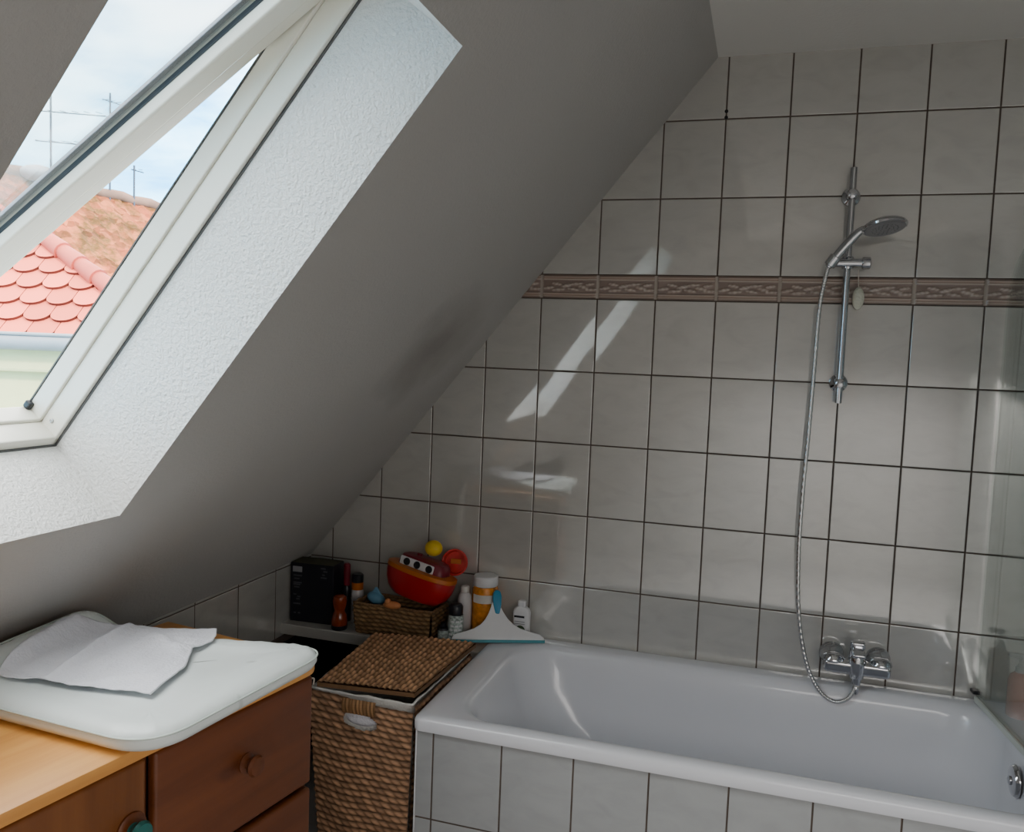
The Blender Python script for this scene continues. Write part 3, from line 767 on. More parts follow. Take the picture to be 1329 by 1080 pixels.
for i in range(NU):
    for j in range(NV):
        bm.faces.new((GT[i][j], GT[i + 1][j], GT[i + 1][j + 1], GT[i][j + 1])); bm.faces.new((GB[i][j], GB[i][j + 1], GB[i + 1][j + 1], GB[i + 1][j]))
for i in range(NU):
    bm.faces.new((GT[i][0], GB[i][0], GB[i + 1][0], GT[i + 1][0])); bm.faces.new((GT[i][NV], GT[i + 1][NV], GB[i + 1][NV], GB[i][NV]))
for j in range(NV):
    bm.faces.new((GT[0][j], GT[0][j + 1], GB[0][j + 1], GB[0][j])); bm.faces.new((GT[NU][j], GB[NU][j], GB[NU][j + 1], GT[NU][j + 1]))
cc = part('muslin_cloth', bm, mt['cloth'], base=(-.28, -1.47, .945), smooth=True)
tag(cc, 'crumpled white muslin cloth spread over the changing mat', 'cloth')

# ------------------------------------------------------------------ woven seagrass
GC = ((.035, .018, .010), (.52, .295, .165))
def weave(bm, cl, P, w_, h_, pitch, seg, amp, res, seed, hole=None, dark=GC[0], light=GC[1], rot=False):
    """P(u,v)->(point,normal); rows run along u, stacked along v"""
    rnd = random.Random(seed); nu = max(2, int(w_ / res)); nv = max(2, int(h_ / res)); G = []; C_ = []
    tint = {}
    for i in range(nu + 1):
        row = []; rc_ = []
        for j in range(nv + 1):
            u, v = w_ * i / nu, h_ * j / nv
            vv = v + .0025 * sin(u * 31 + seed) ; r = math.floor(vv / pitch); t = vv / pitch - r
            ph = u / seg + (.5 if r % 2 else 0) + .23 * sin(r * 5.1 + seed); x = ph + (t - .5) * .75 * (1 if r % 2 else 1); k = math.floor(x); s = x - k
            pr = max(0, sin(pi * t)) ** .6; sg = max(0, sin(pi * s)) ** .55
            q = pr * (.30 + .70 * sg)
            if (r, k) not in tint: tint[(r, k)] = rnd.uniform(.65, 1.25)
            fi = .92 + .08 * sin((v * 1.0 + u * .6) * 2600)
            c = [d0 + (l0 - d0) * q ** 1.3 * tint[(r, k)] * fi for d0, l0 in zip(dark, light)]  # fibre colour darkened in the grooves, painting the shade between strands
            p, nn = P(u, v); row.append(bm.verts.new(Vector(p) + Vector(nn) * amp * q)); rc_.append(c)
        G.append(row); C_.append(rc_)
    for i in range(nu):
        for j in range(nv):
            if hole and hole(w_ * (i + .5) / nu, h_ * (j + .5) / nv): continue
            f = bm.faces.new((G[i][j], G[i + 1][j], G[i + 1][j + 1], G[i][j + 1]))
            for lp, (a, b_) in zip(f.loops, ((i, j), (i + 1, j), (i + 1, j + 1), (i, j + 1))): lp[cl] = (*C_[a][b_], 1)
    for v in [v for v in bm.verts if not v.link_faces]: bm.verts.remove(v)

ham = thing('laundry_hamper', 'tall brown woven seagrass laundry hamper with lid, beside the bathtub', 'laundry basket', (-.09, -.5, 0))
# four corners at the top and the bottom of the body
T = [Vector((-.262, -.738, .600)), Vector((.072, -.738, .600)), Vector((.080, -.285, .600)), Vector((-.285, -.285, .600))]
Bt = [Vector((-.215, -.725, .012)), Vector((.055, -.725, .012)), Vector((.060, -.30, .012)), Vector((-.235, -.30, .012))]
bm = bmesh.new(); cl = bm.loops.layers.float_color.new('Col')
def side(i, k):
    a, b_, c, d = Bt[i], Bt[k], T[k], T[i]; wd = (c - d).length; hg = .588
    nn = (b_ - a).cross(d - a).normalized()
    cen_ = sum(T + Bt, Vector((0, 0, 0))) / 8
    if nn.dot(a - cen_) < 0: nn = -nn
    def P(u, v):
        s, t = u / wd, v / hg; p = a.lerp(b_, s).lerp(d.lerp(c, s), t)
        bulge = .012 * sin(pi * s) * sin(pi * min(1, t * 1.05))
        sag = 0
        if i == 0: sag = -.017 * ss((s - .2) / .5) * (t ** 4)
        return p + nn * bulge + Vector((0, 0, sag)), nn
    return P, wd, hg
def hole(u, v):
    x, y = (u - .168) / .054, (v - .524) / .022
    return (abs(x) ** 3 + abs(y) ** 3) < 1
for i, k in ((0, 1), (1, 2), (2, 3), (3, 0)):
    P, wd, hg = side(i, k); weave(bm, cl, P, wd, hg, .0195, .031, .007, .0035 if i == 0 else .005, 11 + i, hole if i == 0 else None)
part('body', bm, mt['grass'], ham, smooth=True, kind='keep')
bm = bmesh.new(); cl = bm.loops.layers.float_color.new('Col')      # handle wrapped with upright strands
def PH(u, v):
    s = (v + .112) / .338; p = T[0].lerp(T[1], s); z = .553 + u
    return Vector((p.x + .004, -.749 - .006 * sin(pi * u / .044), z)), Vector((0, -1, 0))
weave(bm, cl, PH, .044, .108, .0115, .2, .003, .0025, 31, dark=(.10, .05, .02), light=(.40, .22, .10))
part('handle', bm, mt['grass'], ham, smooth=True, kind='keep')
bm = bmesh.new()
def rr4(Q, off, z=0): 
    c = sum(Q, Vector((0, 0, 0))) / 4
    return [q + Vector((math.copysign(off, c.x - q.x), math.copysign(off, c.y - q.y), z)) for q in Q]
def densify(Q, n=14): return [Q[i].lerp(Q[(i + 1) % 4], k / n) for i in range(4) for k in range(n)]
def wob(Q, a, s): return [p + Vector((0, 0, a * sin(i * 1.7 + s) + a * .6 * sin(i * .9))) for i, p in enumerate(Q)]
loft(bm, [densify(rr4(Bt, .02, .02)), densify(rr4(T, .016, -.06)), densify(rr4(T, .008, -.004)), wob(densify(rr4(T, .000, .006)), .002, 0), wob(densify(rr4(T, -.009, .004)), .002, 1), wob(densify(rr4(T, -.0115, -.008)), .004, 2)], cap0=False, cap1=False)
part('liner', bm, mt['liner'], ham, smooth=True)
bm = bmesh.new(); b2 = bmesh.new(); bmesh.ops.create_uvsphere(b2, u_segments=24, v_segments=14, radius=1)
b2.transform(Matrix.Translation((-.098, -.70, .528)) @ Matrix.Diagonal((.075, .03, .03, 1))); merge(bm, b2); part('laundry_bulge', bm, mt['cloth'], ham, smooth=True, label='white liner cloth showing in the handle hole')
LQ = [Vector((-.240, -.735, .612)), Vector((.058, -.702, .612)), Vector((.088, -.252, .616)), Vector((-.272, -.300, .616))]
bm = bmesh.new(); cl = bm.loops.layers.float_color.new('Col')
def PL(u, v):
    # u runs along the depth, v across
    s, t = v / .34, u / .45
    p = LQ[0].lerp(LQ[1], s).lerp(LQ[3].lerp(LQ[2], s), t); return p + Vector((0, 0, .012 - .004 * (2 * s - 1) ** 2)), Vector((0, 0, 1))
weave(bm, cl, PL, .45, .34, .0185, .034, .008, .0035, 77, dark=(.11, .055, .026), light=(.80, .46, .25))
Q2 = [q + Vector((0, 0, .001)) for q in LQ]
for a in range(4):
    A_, B_ = LQ[a], LQ[(a + 1) % 4]
    f = quad(bm, A_ + Vector((0, 0, -.003)), B_ + Vector((0, 0, -.003)), B_ + Vector((0, 0, .010)), A_ + Vector((0, 0, .010)))
    for lp in f.loops: lp[cl] = (.16, .085, .04, 1)
f = quad(bm, *[q + Vector((0, 0, -.003)) for q in LQ])
for lp in f.loops: lp[cl] = (.16, .085, .04, 1)
part('lid', bm, mt['grass'], ham, smooth=True, kind='keep')
bm = bmesh.new()
for pts in ([(-.262, -.735, .605), (-.282, -.735, .618), (-.290, -.73, .605), (-.268, -.738, .600)], [(-.262, -.735, .605), (-.275, -.745, .600), (-.288, -.752, .575), (-.292, -.755, .555)], [(-.262, -.735, .605), (-.270, -.728, .622), (-.258, -.722, .625), (-.255, -.73, .61)]):
    tube(bm, catmull(pts, 6), .0028, 6)
part('tie_cord', bm, mt['cord'], ham, smooth=True)

# ------------------------------------------------------------------ small basket on the ledge with bath toys
LZ = .5805
bk = thing('storage_basket', 'small open woven basket holding bath toys on the tiled ledge', 'basket', (-.245, -.13, LZ))
bT = [Vector((-.402, -.198, .690)), Vector((-.102, -.198, .690)), Vector((-.090, -.070, .690)), Vector((-.395, -.070, .690))]
bB = [Vector((-.392, -.190, LZ + .001)), Vector((-.108, -.190, LZ + .001)), Vector((-.100, -.075, LZ + .001)), Vector((-.388, -.075, LZ + .001))]
bm = bmesh.new(); cl = bm.loops.layers.float_color.new('Col')
for i, k in ((0, 1), (1, 2), (2, 3), (3, 0)):
    a, b_, c, d = bB[i], bB[k], bT[k], bT[i]; wd = (c - d).length
    nn = (b_ - a).cross(d - a).normalized()
    if nn.dot(a - Vector((-.245, -.13, .63))) < 0: nn = -nn
    def P(u, v, a=a, b_=b_, c=c, d=d, wd=wd, nn=nn):
        s, t = u / wd, v / .109; return a.lerp(b_, s).lerp(d.lerp(c, s), t) + nn * .003 * sin(pi * t), nn
    weave(bm, cl, P, wd, .109, .0155, .03, .006, .003, 51 + i, dark=(.05, .026, .012), light=(.34, .20, .09))
f = quad(bm, *bB)
for lp in f.loops: lp[cl] = (.1, .05, .03, 1)
part('body', bm, mt['grass'], bk, smooth=True, kind='keep')
bm = bmesh.new(); P = densify(bT, 16); tube(bm, [p + Vector((0, 0, .001 + .0015 * sin(i * 1.3))) for i, p in enumerate(P + [P[0]])], .0055, 8, cap=False); part('rim', bm, M('seagrass_rim', (.20, .11, .05), .7, var=.4, vscale=120), bk, smooth=True)

# toy boat, tilted
MB = Matrix.Translation((-.190, -.138, .712)) @ Matrix.Rotation(radians(10.5), 4, 'Y') @ Matrix.Rotation(radians(-8), 4, 'Z') @ Matrix.Rotation(radians(-6), 4, 'X')
boat = thing('toy_boat', 'red plastic toy boat with orange deck edge, lying tilted on the toy basket', 'toy boat', (-.185, -.128, .70))
bm = bmesh.new()
def bo(xw, yw, z, px_=2.6, bow=0, n=48):
    o_ = []
    for k in range(n):
        t = 2 * pi * k / n; c, s = cos(t), sin(t)
        o_.append(MB @ Vector((xw * math.copysign(abs(c) ** (2 / px_), c), yw * math.copysign(abs(s) ** (2 / px_), s), z)))
    return o_
loft(bm, [bo(.060, .030, .004), bo(.092, .048, .010), bo(.115, .060, .030), bo(.129, .067, .060), bo(.134, .070, .085), bo(.134, .070, .104), bo(.128, .066, .107)])
part('hull', bm, mt['red'], boat, smooth=SM)
bm = bmesh.new(); loft(bm, [bo(.1345, .0705, .0985), bo(.1365, .0725, .101), bo(.1355, .072, .114), bo(.124, .064, .116)]); part('deck_edge', bm, mt['orange'], boat, smooth=SM)
bm = bmesh.new(); loft(bm, [[p + (MB.to_3x3() @ Vector((.0, .008, 0))) for p in bo(a, b_, z, 4)] for a, b_, z in ((.098, .046, .115), (.093, .044, .140), (.085, .040, .152), (.070, .032, .156))]); cab = part('cabin', bm, mt['darkred'], boat, smooth=SM)
bm = bmesh.new(); box(bm, (-.078, -.0435, .117), (.062, -.0345, .147), .004, mtx=MB); part('window_panel', bm, mt['white'], cab, label='white window strip')
for x in (-.048, -.005, .045):
    bm = bmesh.new(); lathe(bm, [(.0, 0), (.0135, 0), (.0125, .003), (0, .004)], 24, MB @ aim((x, -.0434, .132), (0, -1, 0))); part('porthole', bm, mt['blackcap'], cab)
bm = bmesh.new(); lathe(bm, [(.010, .154), (.010, .163), (.0, .164)], 16, MB @ Matrix.Translation((-.03, .008, 0))); part('funnel', bm, mt['darkred'], boat, smooth=SM)

bm = bmesh.new(); b2 = bmesh.new(); bmesh.ops.create_uvsphere(b2, u_segments=28, v_segments=18, radius=1); b2.transform(Matrix.Translation((-.142, -.092, .896)) @ Matrix.Diagonal((.033, .028, .029, 1))); merge(bm, b2)
tag(part('toy_ball', bm, mt['yellow'], base=(-.142, -.085, .874), smooth=True), 'small round yellow bath toy on top of the red toy boat', 'toy')
tb = thing('toy_bucket', 'round translucent red toy bucket leaning against the tiled wall behind the toy boat', 'toy bucket', (-.062, -.06, .78))
mb = aim((-.076, -.034, .838), (.10, -1, .20))
bm = bmesh.new(); lathe(bm, [(0, -.020), (.034, -.020), (.042, -.006), (.046, .012), (.049, .014), (.049, .019), (.043, .019), (.039, -.004), (0, -.006)], 36, mb); part('bucket', bm, mt['redclear'], tb, smooth=SM)
bm = bmesh.new(); box(bm, (-.02, -.006, -.0055), (.02, .012, .001), .002, mtx=mb); part('sticker', bm, mt['orange'], tb)
tf = thing('toy_fish', 'small light blue bath toy poking out of the left end of the toy basket', 'toy', (-.345, -.13, .69))
bm = bmesh.new(); b2 = bmesh.new(); bmesh.ops.create_uvsphere(b2, u_segments=24, v_segments=14, radius=1); b2.transform(Matrix.Translation((-.345, -.135, .698)) @ Matrix.Rotation(.3, 4, 'Y') @ Matrix.Diagonal((.036, .024, .022, 1))); merge(bm, b2); part('body', bm, mt['bluetoy'], tf, smooth=True)
bm = bmesh.new(); prism(bm, [(-.022, 0), (.02, 0), (.004, .026), (-.006, .028)], .008, Matrix.Translation((-.343, -.132, .712)) @ Matrix.Rotation(radians(90), 4, 'X'), .003); part('fin', bm, mt['bluetoy'], tf)
bm = bmesh.new(); b2 = bmesh.new(); bmesh.ops.create_uvsphere(b2, u_segments=20, v_segments=12, radius=1); b2.transform(Matrix.Translation((-.248, -.206, .704)) @ Matrix.Diagonal((.034, .018, .014, 1))); merge(bm, b2)
b2 = bmesh.new(); bmesh.ops.create_uvsphere(b2, u_segments=16, v_segments=10, radius=.012); b2.transform(Matrix.Translation((-.262, -.212, .716))); merge(bm, b2)
tag(part('toy_duck', bm, mt['peach'], base=(-.248, -.206, .69), smooth=True), 'small orange bath toy lying on the front rim of the toy basket', 'toy')

# ------------------------------------------------------------------ bottles and boxes on the ledge
bx = thing('carton', 'black printed cardboard box standing in the corner under the slope', 'box', (-.60, -.12, LZ))
bm = bmesh.new(); mX = Matrix.Translation((-.598, -.118, LZ)) @ Matrix.Rotation(radians(3), 4, 'Z')
box(bm, (-.086, -.045, 0), (.086, .045, .222), .0015, mtx=mX); part('carton_body', bm, mt['blackbox'], bx)
bm = bmesh.new(); box(bm, (-.084, -.043, .2222), (.084, .043, .2232), mtx=mX); part('carton_lid', bm, mt['boxtop'], bx)
bm = bmesh.new(); box(bm, (-.078, -.0462, .188), (-.040, -.0453, .209), mtx=mX); part('logo_print', bm, mt['print'], bx)
for z, x0, x1 in ((.172, -.075, -.04), (.160, -.072, -.05), (.145, -.075, -.04), (.138, -.075, -.046), (.128, -.072, -.05), (.100, -.074, -.062), (.092, -.058, -.045), (.083, -.062, -.048), (.065, -.074, -.044), (.030, -.072, -.062), (.030, -.054, -.044), (.207, .036, .055), (.196, .046, .062), (.183, .042, .052), (.172, .036, .06)):
    bm = bmesh.new(); box(bm, (x0, -.0461, z), (x1, -.0453, z + .005), mtx=mX); part('text_line', bm, mt['printdim'], bx)

def bottle(name, label, cat, pos, body, cap, bm_, cm_, extras=(), seg=28, capname='cap', sc=(1, 1)):
    t = thing(name, label, cat, pos); m = Matrix.Translation(pos) @ Matrix.Diagonal((sc[0], sc[1], 1, 1))
    bm = bmesh.new(); lathe(bm, body, seg, m); part('bottle', bm, bm_, t, smooth=SM)
    bm = bmesh.new(); lathe(bm, cap, seg, m); part(capname, bm, cm_, t, smooth=SM)
    for nm, prof, mat_ in extras:
        bm = bmesh.new(); lathe(bm, prof, seg, m, cap=False); part(nm, bm, mat_, t, smooth=SM)
    return t
bottle('amber_bottle', 'squat glossy amber bottle with dark base in front of the black box', 'bottle', (-.470, -.178, LZ),
       [(0, .016), (.029, .016), (.030, .03), (.026, .05), (.019, .068), (.024, .088), (.027, .105), (.024, .120), (.014, .126), (0, .126)], [(0, 0), (.028, 0), (.030, .004), (.030, .016), (0, .0165)], mt['amber'], mt['blackcap'], capname='base_ring')
bottle('shower_gel_bottle', 'slim pale bottle with orange band and black cap left of the toy basket', 'bottle', (-.447, -.085, LZ),
       [(0, 0), (.021, 0), (.023, .004), (.023, .118), (.020, .126), (0, .128)], [(0, .1535), (.022, .1535), (.022, .181), (.018, .185), (0, .185)], mt['greybottle'], mt['blackcap'], [('orange_band', [(.0215, .126), (.022, .153)], mt['orange'])])
bottle('dark_bottle', 'thin dark red and black bottle just behind the black box', 'bottle', (-.492, -.085, LZ),
       [(0, 0), (.016, 0), (.017, .003), (.017, .12), (.013, .135), (0, .136)], [(0, .1365), (.013, .1365), (.013, .215), (.008, .22), (0, .22)], mt['blackcap'], mt['darkred'])
lp_ = bottle('lotion_bottle', 'upright bottle with black shoulder and printed grey label beside the basket', 'bottle', (-.026, -.150, LZ),
       [(0, 0), (.025, 0), (.027, .003), (.027, .100), (.025, .103), (0, .104)], [(0, .1045), (.024, .1045), (.025, .108), (.025, .132), (.020, .140), (.0, .142)], mt['blackcap'], mt['blackcap'],
       [('label_sleeve', [(.0276, .004), (.0276, .098), (.026, .1025)], mt['labelgrey'])])
bm = bmesh.new()
for k, z in enumerate((.02, .034, .05, .064, .08)):
    for a in (-115, -80, -50):
        box(bm, (-.006, -.0005, 0), (.006, .0012, .006), mtx=Matrix.Translation((-.026, -.150, LZ + z)) @ Matrix.Rotation(radians(a + 90 + k * 6), 4, 'Z') @ Matrix.Translation((0, -.0285, 0)))
part('label_text', bm, mt['white'], lp_)
bottle('silver_bottle', 'silvery grey rounded bottle behind the black-shouldered bottle', 'bottle', (-.018, -.085, LZ),
       [(0, 0), (.024, 0), (.026, .004), (.026, .135), (.023, .155), (.016, .166), (0, .167)], [(0, .1675), (.016, .1675), (.016, .186), (.013, .190), (0, .190)], mt['greybottle'], mt['clearpump'])
bottle('small_bottle', 'short dark bottle with speckled label between basket and printed bottle', 'bottle', (-.066, -.166, LZ),
       [(0, 0), (.018, 0), (.0195, .003), (.0195, .05), (.015, .056), (0, .057)], [(0, .0575), (.010, .0575), (.010, .072), (0, .073)], mt['blackcap'], mt['blackcap'], [('label_sleeve', [(.02, .004), (.02, .047)], mt['labelgrey'])], seg=20)
jr = bottle('bath_salt_jar', 'tall transparent jar of orange bath salt with white lid behind the squeegee', 'jar', (.048, -.051, LZ),
       [(0, 0), (.044, 0), (.047, .005), (.047, .178), (.042, .190), (0, .191)], [(0, .1915), (.043, .1915), (.045, .195), (.045, .224), (.041, .228), (0, .228)], mt['honey'], mt['white'], capname='lid')
bm = bmesh.new()
pts = [(.0476 * cos(t), .0476 * sin(t)) for t in [radians(a) for a in range(-135, -34, 10)]]
for z0, z1 in ((.135, .165),):
    for a, b_ in zip(pts, pts[1:]): quad(bm, *[Vector((.048 + x, -.051 + y, LZ + z)) for (x, y), z in ((a, z0), (b_, z0), (b_, z1), (a, z1))])
part('label', bm, mt['label'], jr)
wbm = thing('flat_bottle', 'small flat white bottle with dark printing against the wall right of the squeegee', 'bottle', (.187, -.045, LZ))
mF = Matrix.Translation((.187, -.045, .5935))
bm = bmesh.new(); loft(bm, [[mF @ Vector((x, y, z)) for x, y in rrect(-a, a, -b_, b_, min(a, b_) * .7, 6)] for a, b_, z in ((.028, .014, 0), (.031, .016, .004), (.031, .016, .095), (.027, .014, .108), (.015, .011, .116))]); part('bottle', bm, mt['white'], wbm, smooth=SM)
bm = bmesh.new(); loft(bm, [[mF @ Vector((x, y, z)) for x, y in rrect(-a, a, -b_, b_, min(a, b_) * .7, 6)] for a, b_, z in ((.0145, .0105, .1165), (.0145, .0105, .134), (.012, .009, .137))]); part('cap', bm, mt['white'], wbm, smooth=SM)
bm = bmesh.new(); box(bm, (-.024, -.0175, .078), (.014, -.0162, .085), mtx=mF); part('dark_print', bm, mt['blackcap'], wbm)
for z in (.062, .054):
    bm = bmesh.new(); box(bm, (-.022, -.0172, z), (.016, -.0162, z + .003), mtx=mF); part('text_line', bm, mt['print'], wbm)
bm = bmesh.new(); lathe(bm, [(.018, 0), (.018, .0012), (0, .0013)], 24, aim(mF @ Vector((0, -.0162, .032)), (0, -1, 0))); part('leaf_print', bm, mt['greenprint'], wbm)

# squeegee leaning on the wall
sqo = thing('squeegee', 'white window squeegee with teal blade and blue grip propped upright in the bath corner', 'squeegee', (.127, -.132, .594))
uQ = Vector((.929, .371, 0)).normalized(); vv_ = Vector((-.012, .066, .170)); vQ = (vv_ - uQ * vv_.dot(uQ)).normalized(); nQ = uQ.cross(vQ)
mQ = Matrix((uQ, vQ, nQ)).transposed().to_4x4(); mQ.translation = Vector((.130, -.134, .5955))
half = [(.165, .010), (.160, .020), (.150, .029), (.132, .034), (.105, .041), (.08, .050), (.058, .063), (.040, .081), (.027, .102), (.017, .124), (.013, .138)]
OFX = -.012
outl = [(x, y) for x, y in half] + [(-x, y) for x, y in half[::-1]]
bm = bmesh.new(); prism(bm, [(x + OFX * (y / .138) ** 1.0, y) for x, y in outl], .010, mQ, .003); part('head', bm, mt['white'], sqo, smooth=SM)
bm = bmesh.new(); box(bm, (-.164, -.000, .002), (.164, .012, .007), .001, mtx=mQ); part('blade', bm, mt['tealblade'], sqo)
bm = bmesh.new(); prism(bm, [(x + OFX, y) for x, y in ((.010, .098), (.017, .13), (.018, .160), (.014, .176), (.004, .183), (-.006, .181), (-.013, .172), (-.015, .155), (-.012, .13), (-.004, .10))], .016, mQ @ Matrix.Translation((.004, 0, -.002)), .004); part('grip', bm, mt['bluegrip'], sqo, smooth=SM)

# ------------------------------------------------------------------ outside: neighbouring houses
bm = bmesh.new(); box(bm, (-45, -25, -5.3), (KX - .2, 45, -5)); part('ground', bm, mt['ground'], kind='structure')
FH = Vector((-.28839, .95751, 0)).normalized(); RH = Vector((FH.y, -FH.x, 0))
Gp = Vector((-3.958, 1.509, 1.612)); UPR = (FH + Vector((0, 0, 1))).normalized(); NR = RH.cross(UPR)
if NR.z < 0: NR = -NR
def NP(u, v, n=0): return Gp + RH * u + UPR * v + NR * n
nh = thing('neighbouring_house', 'cream neighbouring house with red scalloped roof tiles and gutter, seen through the skylight', 'house', (Gp.x, Gp.y, -5))
# hip line through measured points in roof coordinates (u,v)
H0, H1 = Vector((-.086, 1.005)), Vector((.515, .528)); hdv = (H1 - H0).normalized()
hip_bottom = H0 + hdv * ((0 - H0.y) / hdv.y); hip_top = H0 - hdv * .45
bm = bmesh.new(); cl = bm.loops.layers.float_color.new('Col'); rnd = random.Random(3)
tw, th = .185, .165
for r in range(0, 11):
    for k in range(-14, 9):
        u0 = k * tw + (tw / 2 if r % 2 else 0); v0 = r * th - .05
        n_ = 12; base = rnd.uniform(.8, 1.15); c = (.56 * base, .105 * base, .06 * base, 1)
        low = []; 
        for a in range(n_ + 1):
            t = pi * a / n_; low.append((u0 + tw / 2 - tw * .487 * cos(t), v0 + .075 - .075 * sin(t)))
        top_ = [(u0 + tw * .985, v0 + th + .09), (u0 + tw * .015, v0 + th + .09)]
        P_ = low + top_
        lift = lambda v: .034 - (v - v0) * .125
        vt = [bm.verts.new(NP(u, v, lift(v))) for u, v in P_]
        vb = [bm.verts.new(NP(u, v, lift(v) - .030)) for u, v in low]
        f = bm.faces.new(vt)
        for lp in f.loops: lp[cl] = c
        for a in range(n_):
            f = bm.faces.new((vt[a], vb[a], vb[a + 1], vt[a + 1]))
            for lp in f.loops: lp[cl] = (c[0] * .15, c[1] * .15, c[2] * .15, 1)  # lower edges far darker than the faces: painted shadow beneath each tile
hn_ = (RH * -hdv.y + UPR * hdv.x); hn_ = hn_ if hn_.dot(RH) > 0 else -hn_
cut(bm, NP(*H0), hn_)
part('roof_tiles', bm, mt['rooftile'], nh, kind='keep')
bm = bmesh.new(); hb0 = hip_bottom
quad(bm, NP(-3, -.03, -.035), NP(hb0.x, -.03, -.035), NP(hip_top.x, hip_top.y, -.035), NP(-3, hip_top.y, -.035))
# far side of the hip
hb3 = NP(hb0.x, 0, 0); ht3 = NP(hip_top.x, hip_top.y, 0)
pass
part('roof_deck', bm, M('roof_underlay', (.12, .05, .04), .9), nh)
nseg = 9; a3, b3 = NP(hip_top.x, hip_top.y, .03), NP(hb0.x, hb0.y, .03)
bm = bmesh.new()
for k in range(nseg):
    p, q = a3.lerp(b3, k / nseg), a3.lerp(b3, (k + 1.08) / nseg)
    tube(bm, [p, q], .06, 14, rad=lambda t: .056 + .016 * t)
part('hip_ridge_tiles', bm, mt['ridge'], nh, smooth=SM)
bm = bmesh.new(); g0 = Gp + RH * -3 - FH * .05 + Vector((0, 0, -.045)); g1 = Gp + RH * (hb0.x + .05) - FH * .05 + Vector((0, 0, -.045))
tube(bm, [g0, g1], .058, 14); tube(bm, [g0 + Vector((0, 0, .05)) - FH * .045, g1 + Vector((0, 0, .05)) - FH * .045], .012, 8); part('gutter', bm, mt['zinc'], nh, smooth=SM)
def fbox(bm, u0, u1, f0, f1, z0, z1, bev=0):
    m = Matrix((RH, FH, Vector((0, 0, 1)))).transposed().to_4x4(); m.translation = Vector((Gp.x, Gp.y, 0)); box(bm, (u0, f0, z0), (u1, f1, z1), bev, mtx=m)
bm = bmesh.new(); fbox(bm, -3, hb0.x - .05, .10, 1.6, -5, 1.36); part('wall', bm, mt['facade'], nh)
bm = bmesh.new(); fbox(bm, -3.02, hb0.x, .02, 1.65, 1.36, 1.56, .02); part('cornice', bm, mt['facade'], nh)
bm = bmesh.new(); fbox(bm, -1.9, .30, -.005, .3, -.2, 1.045, .02); part('bay', bm, M('pale_cream_render', (.70, .68, .56), .9), nh) if False else bm.free()

fh = thing('far_house', 'large house with weathered brown-red tiled roof behind the neighbouring house', 'house', (-11, 10, -5))
rl, rr_ = Vector((-10.624, 7.451, 4.189)), Vector((-9.718, 9.804, 4.003))
rd = (rr_ - rl); rd.z = rd.z * 1.0
A0 = rl - rd * 1.5; A1 = rr_ + rd * 1.5
dn = Vector((rd.y, -rd.x, 0)).normalized(); dn = dn if dn.dot(CAM - rl) > 0 else -dn
bm = bmesh.new(); nu, nv = 150, 60; G = []
slope_v = (dn - Vector((0, 0, .85))).normalized()
for i in range(nu + 1):
    G.append([bm.verts.new(A0.lerp(A1, i / nu) + slope_v * (5.5 * j / nv) + Vector((0, 0, .025 * sin(i * 1.9) * (1 - j / nv * .3) - .03 * (j % 2)))) for j in range(nv + 1)])
for i in range(nu):
    for j in range(nv): bm.faces.new((G[i][j], G[i + 1][j], G[i + 1][j + 1], G[i][j + 1]))
part('roof', bm, mt['farroof'], fh)
bm = bmesh.new(); tube(bm, [A0.lerp(A1, k / 60) + Vector((0, 0, .02 + .02 * sin(k * 2.1))) for k in range(61)], .09, 10); part('ridge_tiles', bm, M('weathered_ridge', (.16, .08, .05), .8, var=.3, vscale=3), fh, smooth=True)
bm = bmesh.new(); q0 = A0 + slope_v * 5.3; q1 = A1 + slope_v * 5.3
vs = [q0, q1, q1 - dn * 7, q0 - dn * 7]
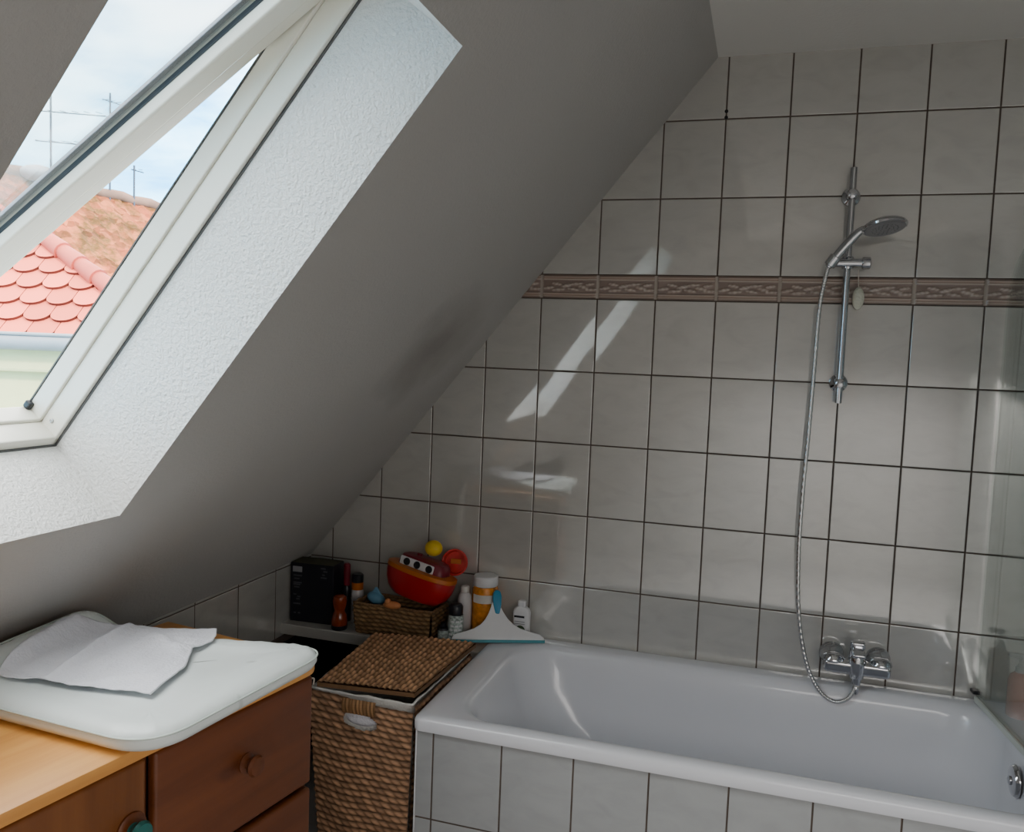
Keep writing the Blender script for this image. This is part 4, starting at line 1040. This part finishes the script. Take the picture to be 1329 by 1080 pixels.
loft(bm, [[Vector((p.x, p.y, -5)) for p in vs], [Vector((p.x, p.y, q0.z - .15)) for p in vs]]); part('wall', bm, mt['facade'], fh)
bm = bmesh.new(); b2 = bmesh.new(); bmesh.ops.create_uvsphere(b2, u_segments=20, v_segments=12, radius=1); b2.transform(Matrix.Translation((-10.24, 7.80, 4.17)) @ Matrix.Diagonal((.26, .26, .13, 1))); merge(bm, b2)
part('roof_dome', bm, M('grey_dome', (.33, .33, .34), .5), fh, smooth=True)

def antenna(label, base, h, rods, dirv):
    t = thing('roof_antenna', label, 'antenna', base, group=None); bs = Vector(base); d = Vector(dirv).normalized()
    bm = bmesh.new(); tube(bm, [bs - Vector((0, 0, .12)), bs + Vector((0, 0, h))], .017, 8); part('mast', bm, mt['antenna'], t)
    for hz, ln, n_, el in rods:
        bm = bmesh.new(); p0_ = bs + Vector((0, 0, hz)) - d * ln * .25; p1_ = p0_ + d * ln
        tube(bm, [p0_, p1_ + Vector((0, 0, -.05))], .010, 6)
        e_ = Vector((-d.y, d.x, .15)).normalized()
        for k in range(n_):
            c_ = p0_.lerp(p1_, (k + .5) / n_); tube(bm, [c_ - e_ * el, c_ + e_ * el], .006, 5)
        part('aerial', bm, mt['antenna'], t)
antenna('tall roof antenna mast nearest the dark slope, with two aerials', (-10.12, 7.93, 4.15), 1.35, [(1.02, 1.15, 6, .10), (.55, 1.0, 5, .16)], RH)
antenna('roof antenna on the far roof rising behind the open sash', (-9.97, 9.02, 4.02), 1.75, [(1.62, .5, 5, .16), (1.35, .4, 4, .12)], RH + FH)
antenna('short thin roof antenna far right on the distant ridge', (-9.80, 9.40, 4.02), .62, [(.55, .22, 2, .07)], RH)

# ------------------------------------------------------------------ look
scene.view_settings.view_transform = 'AgX'
try: scene.view_settings.look = 'None'
except Exception: pass
scene.view_settings.exposure = 0.38
scene.cycles.use_denoising = True
scene.cycles.max_bounces = 10; scene.cycles.diffuse_bounces = 6; scene.cycles.transparent_max_bounces = 12
scene.cycles.caustics_reflective = False; scene.cycles.caustics_refractive = False
